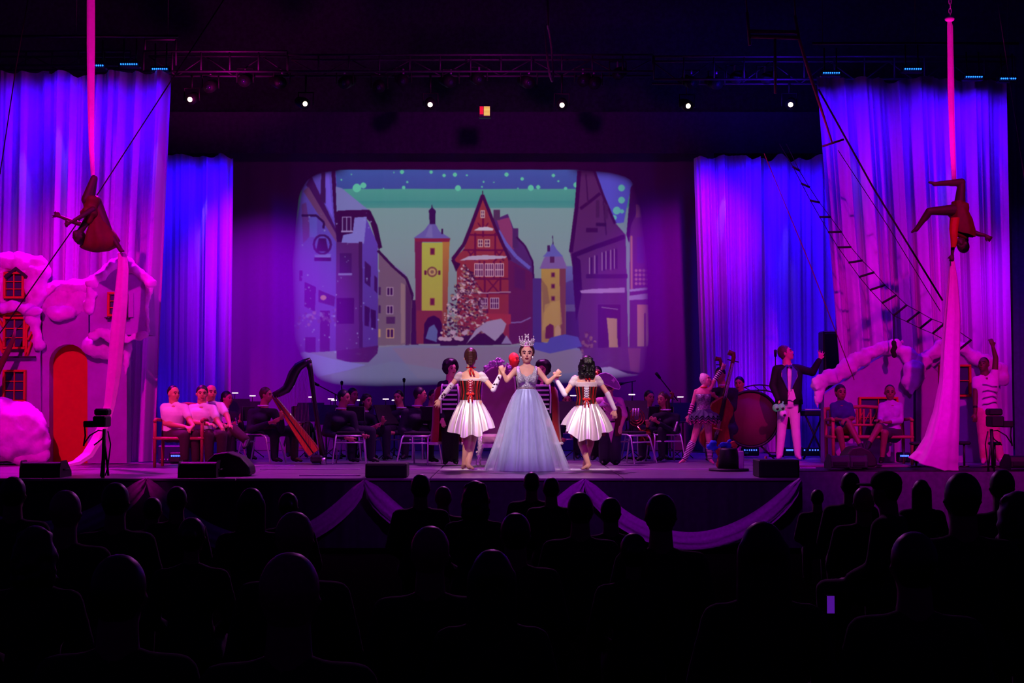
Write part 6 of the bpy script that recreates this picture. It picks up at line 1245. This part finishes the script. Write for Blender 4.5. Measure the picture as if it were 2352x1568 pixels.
# double basses
BW_ = mat('bass_wood', (120, 26, 26), .35, var=.25, coat=.6, stretch=(3,3,.5))
def bassv(bx, by, tx, ty, Y, label, sc=1.0, cat='double bass', nm='double_bass', zb=None):
    B, T = W(bx, by, Y), W(tx, ty, Y); d = (T-B).normalized(); s = Vector((d.z, 0, -d.x)); L_ = (T-B).length; bl = L_*.56; t = thing(nm, label, cat, B)
    prof = [(0,.0),(.02,.16),(.10,.27),(.24,.30),(.38,.24),(.50,.185),(.60,.20),(.72,.235),(.84,.21),(.94,.11),(1.0,.04)]
    out = [(B+d*(bl*u)+s*(w_*bl*.95)) for u, w_ in prof]+[(B+d*(bl*u)-s*(w_*bl*.95)) for u, w_ in prof[::-1]]
    n = len(out); a = A(); dp = bl*.19; a.add([p+Vector((0,y,0)) for y in (0, dp) for p in out], [tuple(range(n)), tuple(range(2*n-1, n-1, -1))]+[(i, i+n, (i+1) % n+n, (i+1) % n) for i in range(n)])
    o = mk('body', a, BW_, t, None, False); bv = o.modifiers.new('b', 'BEVEL'); bv.width = .02; bv.segments = 2
    mk('fingerboard', tube([B+d*bl*.55+Vector((0,-.06,0)), B+d*L_*.86+Vector((0,-.0,0))], [.035*sc,.022*sc], 8, None, True, s, .5), BLK, t); mk('neck', tube([B+d*bl*.98+Vector((0,.04,0)), B+d*L_*.9+Vector((0,.03,0))], [.035*sc,.028*sc], 8), BW_, t)
    a = A(); c0 = B+d*L_*.96+Vector((0,.03,0)); tube([c0-d*.1*sc, c0, c0+d*.06*sc-s*.02*sc, c0+d*.07*sc-s*.07*sc, c0+d*.02*sc-s*.075*sc], [.03*sc,.034*sc,.04*sc,.04*sc,.035*sc], 8, a); mk('scroll', a, BW_, t)
    for e in (-1, 1): mk('tuning_peg', tube([c0-d*.05*sc, c0-d*.05*sc+s*(e*.09*sc)], .010*sc, 6), BLK, t)
    mk('bridge', box(-.01,.01,0,0.001,0,0.001) if False else tube([B+d*bl*.40+s*.07*sc+Vector((0,-.05,0)), B+d*bl*.40-s*.07*sc+Vector((0,-.05,0))], .012*sc, 6), HW, t); mk('tailpiece', tube([B+d*bl*.08+Vector((0,-.02,0)), B+d*bl*.34+Vector((0,-.04,0))], [.02*sc,.035*sc], 6, None, True, s, .4), BLK, t)
    for e in (-1.5,-.5,.5,1.5): mk('string', tube([B+d*bl*.3+s*e*.014*sc+Vector((0,-.06,0)), B+d*L_*.9+s*e*.008*sc+Vector((0,-.03,0))], .0025, 4), CHR, t)
    if zb: mk('end_pin', tube([B, Vector((B.x-d.x*.1, Y, SZ))], .008, 6), CHR, t)
bassv(1636, 1035, 1688, 812, 21.9, 'double bass with a tall curled scroll behind the striped-sock dancer', 1.0, zb=1); bassv(1663, 1040, 1656, 822, 23.2, 'second double bass further back whose scroll shows left of the first', .9, zb=1)
bassv(1482, 1020, 1548, 905, 22.2, 'dark red cello leaning right of the pirate', .6, 'cello', 'cello', 1)
f, o = player(1654, 862, 22.5, 'double bass player in black standing behind the tall scroll', (-.4,-.9,0), 'm', 'short', HAIRK, 1.0, arms='up'); 
f, o = player(1698, 882, 24.3, 'dark-dressed musician right of the double bass, almost hidden', (-.4,-.9,0), 'm', 'short', HAIRK, 1.0, arms='up')
# french horn
t = thing('french_horn', 'shiny brass horn glinting left of the cello', 'horn', W(1462, 955, 22.0)); c = W(1462, 958, 22); BR = mat('horn_brass', (230,140,110), .2, 1)  # brass with a reddish base colour
for r_, dz in ((.12,0),(.085,.01),(.05,.02)): mk('coil', tube([c+Vector((r_*math.cos(q), dz, r_*math.sin(q)*1.1)) for q in [k*math.pi/12 for k in range(24)]], .011, 8, closed=True), BR, t)
mk('bell', tube([c+Vector((0,0,-.12)), c+Vector((.06,-.05,-.22)), c+Vector((.12,-.12,-.28))], [.015,.04,.12], 16, None, False), BR, t); [mk('valve', tube([c+Vector((-.06+.04*i,-.03,.02)), c+Vector((-.05+.04*i,-.03,.14))], .013, 8), CHR, t) for i in range(3)]
# bass drum
DY = 23.2; c = W(1724, 962, DY); r_ = 64*DY/F; t = thing('bass_drum', 'large round drum with a magenta-lit head behind the tailcoat man', 'drum', Vector((c.x, DY, SZ))); RX = Vector((1,0,0))
def disc(name, y0, y1, ri, m): return mk(name, tube([c+Vector((0,y0,0)), c+Vector((0,y1,0))], ri, 40), m, t)
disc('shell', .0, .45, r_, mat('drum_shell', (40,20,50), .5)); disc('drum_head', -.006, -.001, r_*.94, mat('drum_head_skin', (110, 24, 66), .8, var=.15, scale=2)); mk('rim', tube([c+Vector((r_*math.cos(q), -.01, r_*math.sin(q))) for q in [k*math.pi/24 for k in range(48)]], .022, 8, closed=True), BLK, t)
for e in (-1, 1): mk('stand_leg', tube([c+Vector((e*.1,.1,-r_*.8)), Vector((c.x+e*.4, DY+.1, SZ))], .016, 6), BLK, t)
for k in range(8): q = k*math.pi/4+.2; mk('lug', box(c.x+r_*math.cos(q)-.02, c.x+r_*math.cos(q)+.02, DY+.02, DY+.12, c.z+r_*math.sin(q)-.02, c.z+r_*math.sin(q)+.02, None, .006), CHR, t, None, False)
t = thing('curved_truss', 'dark curved truss arching over the drum', 'truss', G(1745, 24.4))
for dr in (0, .09): mk('arc_chord', tube([W(1745, 960, 24.4)+Vector(((.58+dr)*math.cos(q), 0, (.48+dr)*math.sin(q))) for q in [math.pi*(.05+.9*k/20) for k in range(21)]], .013, 6), BLK, t)
for k in range(12): q = math.pi*(.05+.9*k/12); q2 = math.pi*(.05+.9*(k+.7)/12); mk('brace', tube([W(1745, 960, 24.4)+Vector((.58*math.cos(q), 0, .48*math.sin(q))), W(1745, 960, 24.4)+Vector((.67*math.cos(q2), 0, .57*math.sin(q2)))], .007, 5), BLK, t)
for e in (-1, 1): mk('leg', tube([W(1745, 960, 24.4)+Vector((e*.60,0,.05)), Vector((G(1745,24.4).x+e*.60, 24.4, SZ))], .016, 6), BLK, t)

# ------------------------------------------------------------------ the audience, seated with their backs to the camera
AUDM = mat('audience_dark_clothes', (20, 17, 26), .9, var=.3); AHR = mat('audience_dark_hair', (22, 15, 16), .45, var=.4, scale=50); ASK = mat('audience_skin', (120, 84, 72), .6)
AHL = mat('audience_rimlit_hair', (130, 95, 80), .45, var=.4, scale=50)  # paler hair puts the rim light of some heads into colour
PRO = {}
def aud(style):
    if style in PRO: return PRO[style]
    v3 = lambda x, y, z: Vector((x, y, z))
    J = dict(head=v3(0,.03,1.17), neck=v3(0,0,1.02), shA=v3(-.18,0,.93), shB=v3(.18,0,.93), elA=v3(-.25,.03,.66), elB=v3(.25,.03,.66), wrA=v3(-.13,.25,.56), wrB=v3(.13,.25,.56), hipA=v3(-.1,.0,.47), hipB=v3(.1,.0,.47), knA=v3(-.12,.42,.47), knB=v3(.12,.42,.47), anA=v3(-.12,.42,.085), anB=v3(.12,.42,.085), toeA=v3(-.12,.56,.035), toeB=v3(.12,.56,.035))
    f = Fig(J, 0, 'f' if style in ('long', 'bun', 'bob', 'pony', 'longlight') else 'm', 1.0, (0,1,0), (0,1,0)); o = f.body('x', None, ASK, .018, eyes=False, base=v3(0,0,0))
    f.hair({'cap':'short','longlight':'long','light':'short'}.get(style, style), AHL if 'light' in style else AHR, .016); f.wear('clothes', AUDM, [('torso', -.16, 1.0, .02), ('ua', 0, 1, .022), ('fa', 0, .9, .018), ('th', 0, 1, .02), ('ca', 0, 1, .02)], .022); shoes(f)
    if style == 'cap':
        a = A(); ell(a, v3(0,.02,1.235), (.098,.115,.085)); mk('cap_crown', a, AUDM, o); mk('cap_brim', ell(A(), v3(-.0,.14,1.215), (.08,.10,.012)), AUDM, o)
    PRO[style] = (o, [0]); return PRO[style]
AU = [(30,1096,60,'short','dark-haired head at the far left, close under the stage monitor'),(150,1128,74,'light','rounded head with a violet rim, left of the tripod'),(265,1110,66,'short','tall short-haired head below the camera tripod'),(350,1143,54,'short','small round head under the pink cloth knot'),
      (406,1118,54,'short','head just right of the pink cloth knot'),(440,1190,84,'bun','bun-haired head in front of the dim table'),(577,1122,70,'long','long-haired head under the harpist'),(662,1132,62,'bun','head with a low bun under the harp'),(676,1178,92,'light','large head with a faint rim below the low bun'),
      (966,1090,50,'short','narrow head just right of the square black speaker'),(1018,1118,48,'light','small head with a bright crescent rim under the left dancer'),(1092,1105,64,'bob','fair bob-haired head with a violet edge'),(1221,1085,44,'short','topmost small head right under the blue gown'),(1266,1097,46,'short','small head touching the topmost one on its right'),
      (988,1211,96,'light','big head with a violet halo left of centre'),(1184,1180,78,'short','plain dark head below the blue gown'),(664,1274,140,'light','largest near head with a magenta rim at lower left'),(1333,1132,66,'short','head covering the left slope of the cloth swag'),(1403,1144,58,'short','narrow head covering the right slope of the cloth swag'),
      (1518,1136,76,'short','tall man\'s head with broad shoulders before the black skirt'),(1752,1201,118,'long','big long-haired head in front of the right swag'),(1877,1124,42,'short','child-sized head next to the stage corner'),(1953,1085,48,'short','narrow head standing above its neighbours right of the stage corner'),(2042,1086,58,'cap','head in a peaked cap'),
      (1984,1120,56,'light','head with a thin rim in front of the narrow head'),(2116,1102,52,'long','long-haired head right of the peaked cap'),(2212,1088,80,'short','broad head with an ear outlined, under the silk foot'),(2302,1080,58,'short','head at the right edge under the camera stand'),(2340,1130,90,'bob','half head cut off at the right edge'),
      (272,1278,130,'short','near head low on the left in the darkness'),(80,1210,100,'bob','bob-haired head low at the left edge'),(1455,1226,88,'bun','dim head before the tall man\'s left shoulder'),(2100,1225,110,'short','near head low on the right in the darkness'),(1130,1265,120,'long','near long-haired head low at the centre')]
for i, (x, y, w_, st, lb) in enumerate(AU):
    d = F*(.175 if st in ('short','cap','light') else .20)/w_; d = min(d, 15.8); top = W(x, y, d); k = max(.72, min(1.12, top.z/1.30)); o0, n_ = aud(st)
    o = o0 if n_[0] == 0 else copy_tree(o0); n_[0] += 1
    o.scale = (k, k, k); o.location = (top.x, d-.0, max(0, top.z-1.30*k)); o.rotation_euler.z = -math.atan2(top.x, 24-d)*-1*.6*-1 if st != 'cap' else 1.0
    o['label'] = 'audience member: '+lb if False else lb+(' in the audience' if len(lb.split()) < 13 else ''); o['category'] = 'person'; o['group'] = 'seated audience'
    if o.location.z > .02: # raked seating riser under the taller ones
        pass
def phone(px, py, Y, w_, h_, label, col, s):
    c = W(px, py, Y); t = thing('smartphone', label, 'phone', c); mk('case', box(c.x-w_, c.x+w_, Y, Y+.009, c.z-h_, c.z+h_, None, .004), BLK, t, None, False); mk('screen', box(c.x-w_*.9, c.x+w_*.9, Y-.002, Y-.0005, c.z-h_*.9, c.z+h_*.9), emis('phone_glow', col, s), t, None, False)
phone(1908, 1388, 4.2, .012, .028, 'small violet glowing phone low in the dark audience', (110, 30, 200), .45)
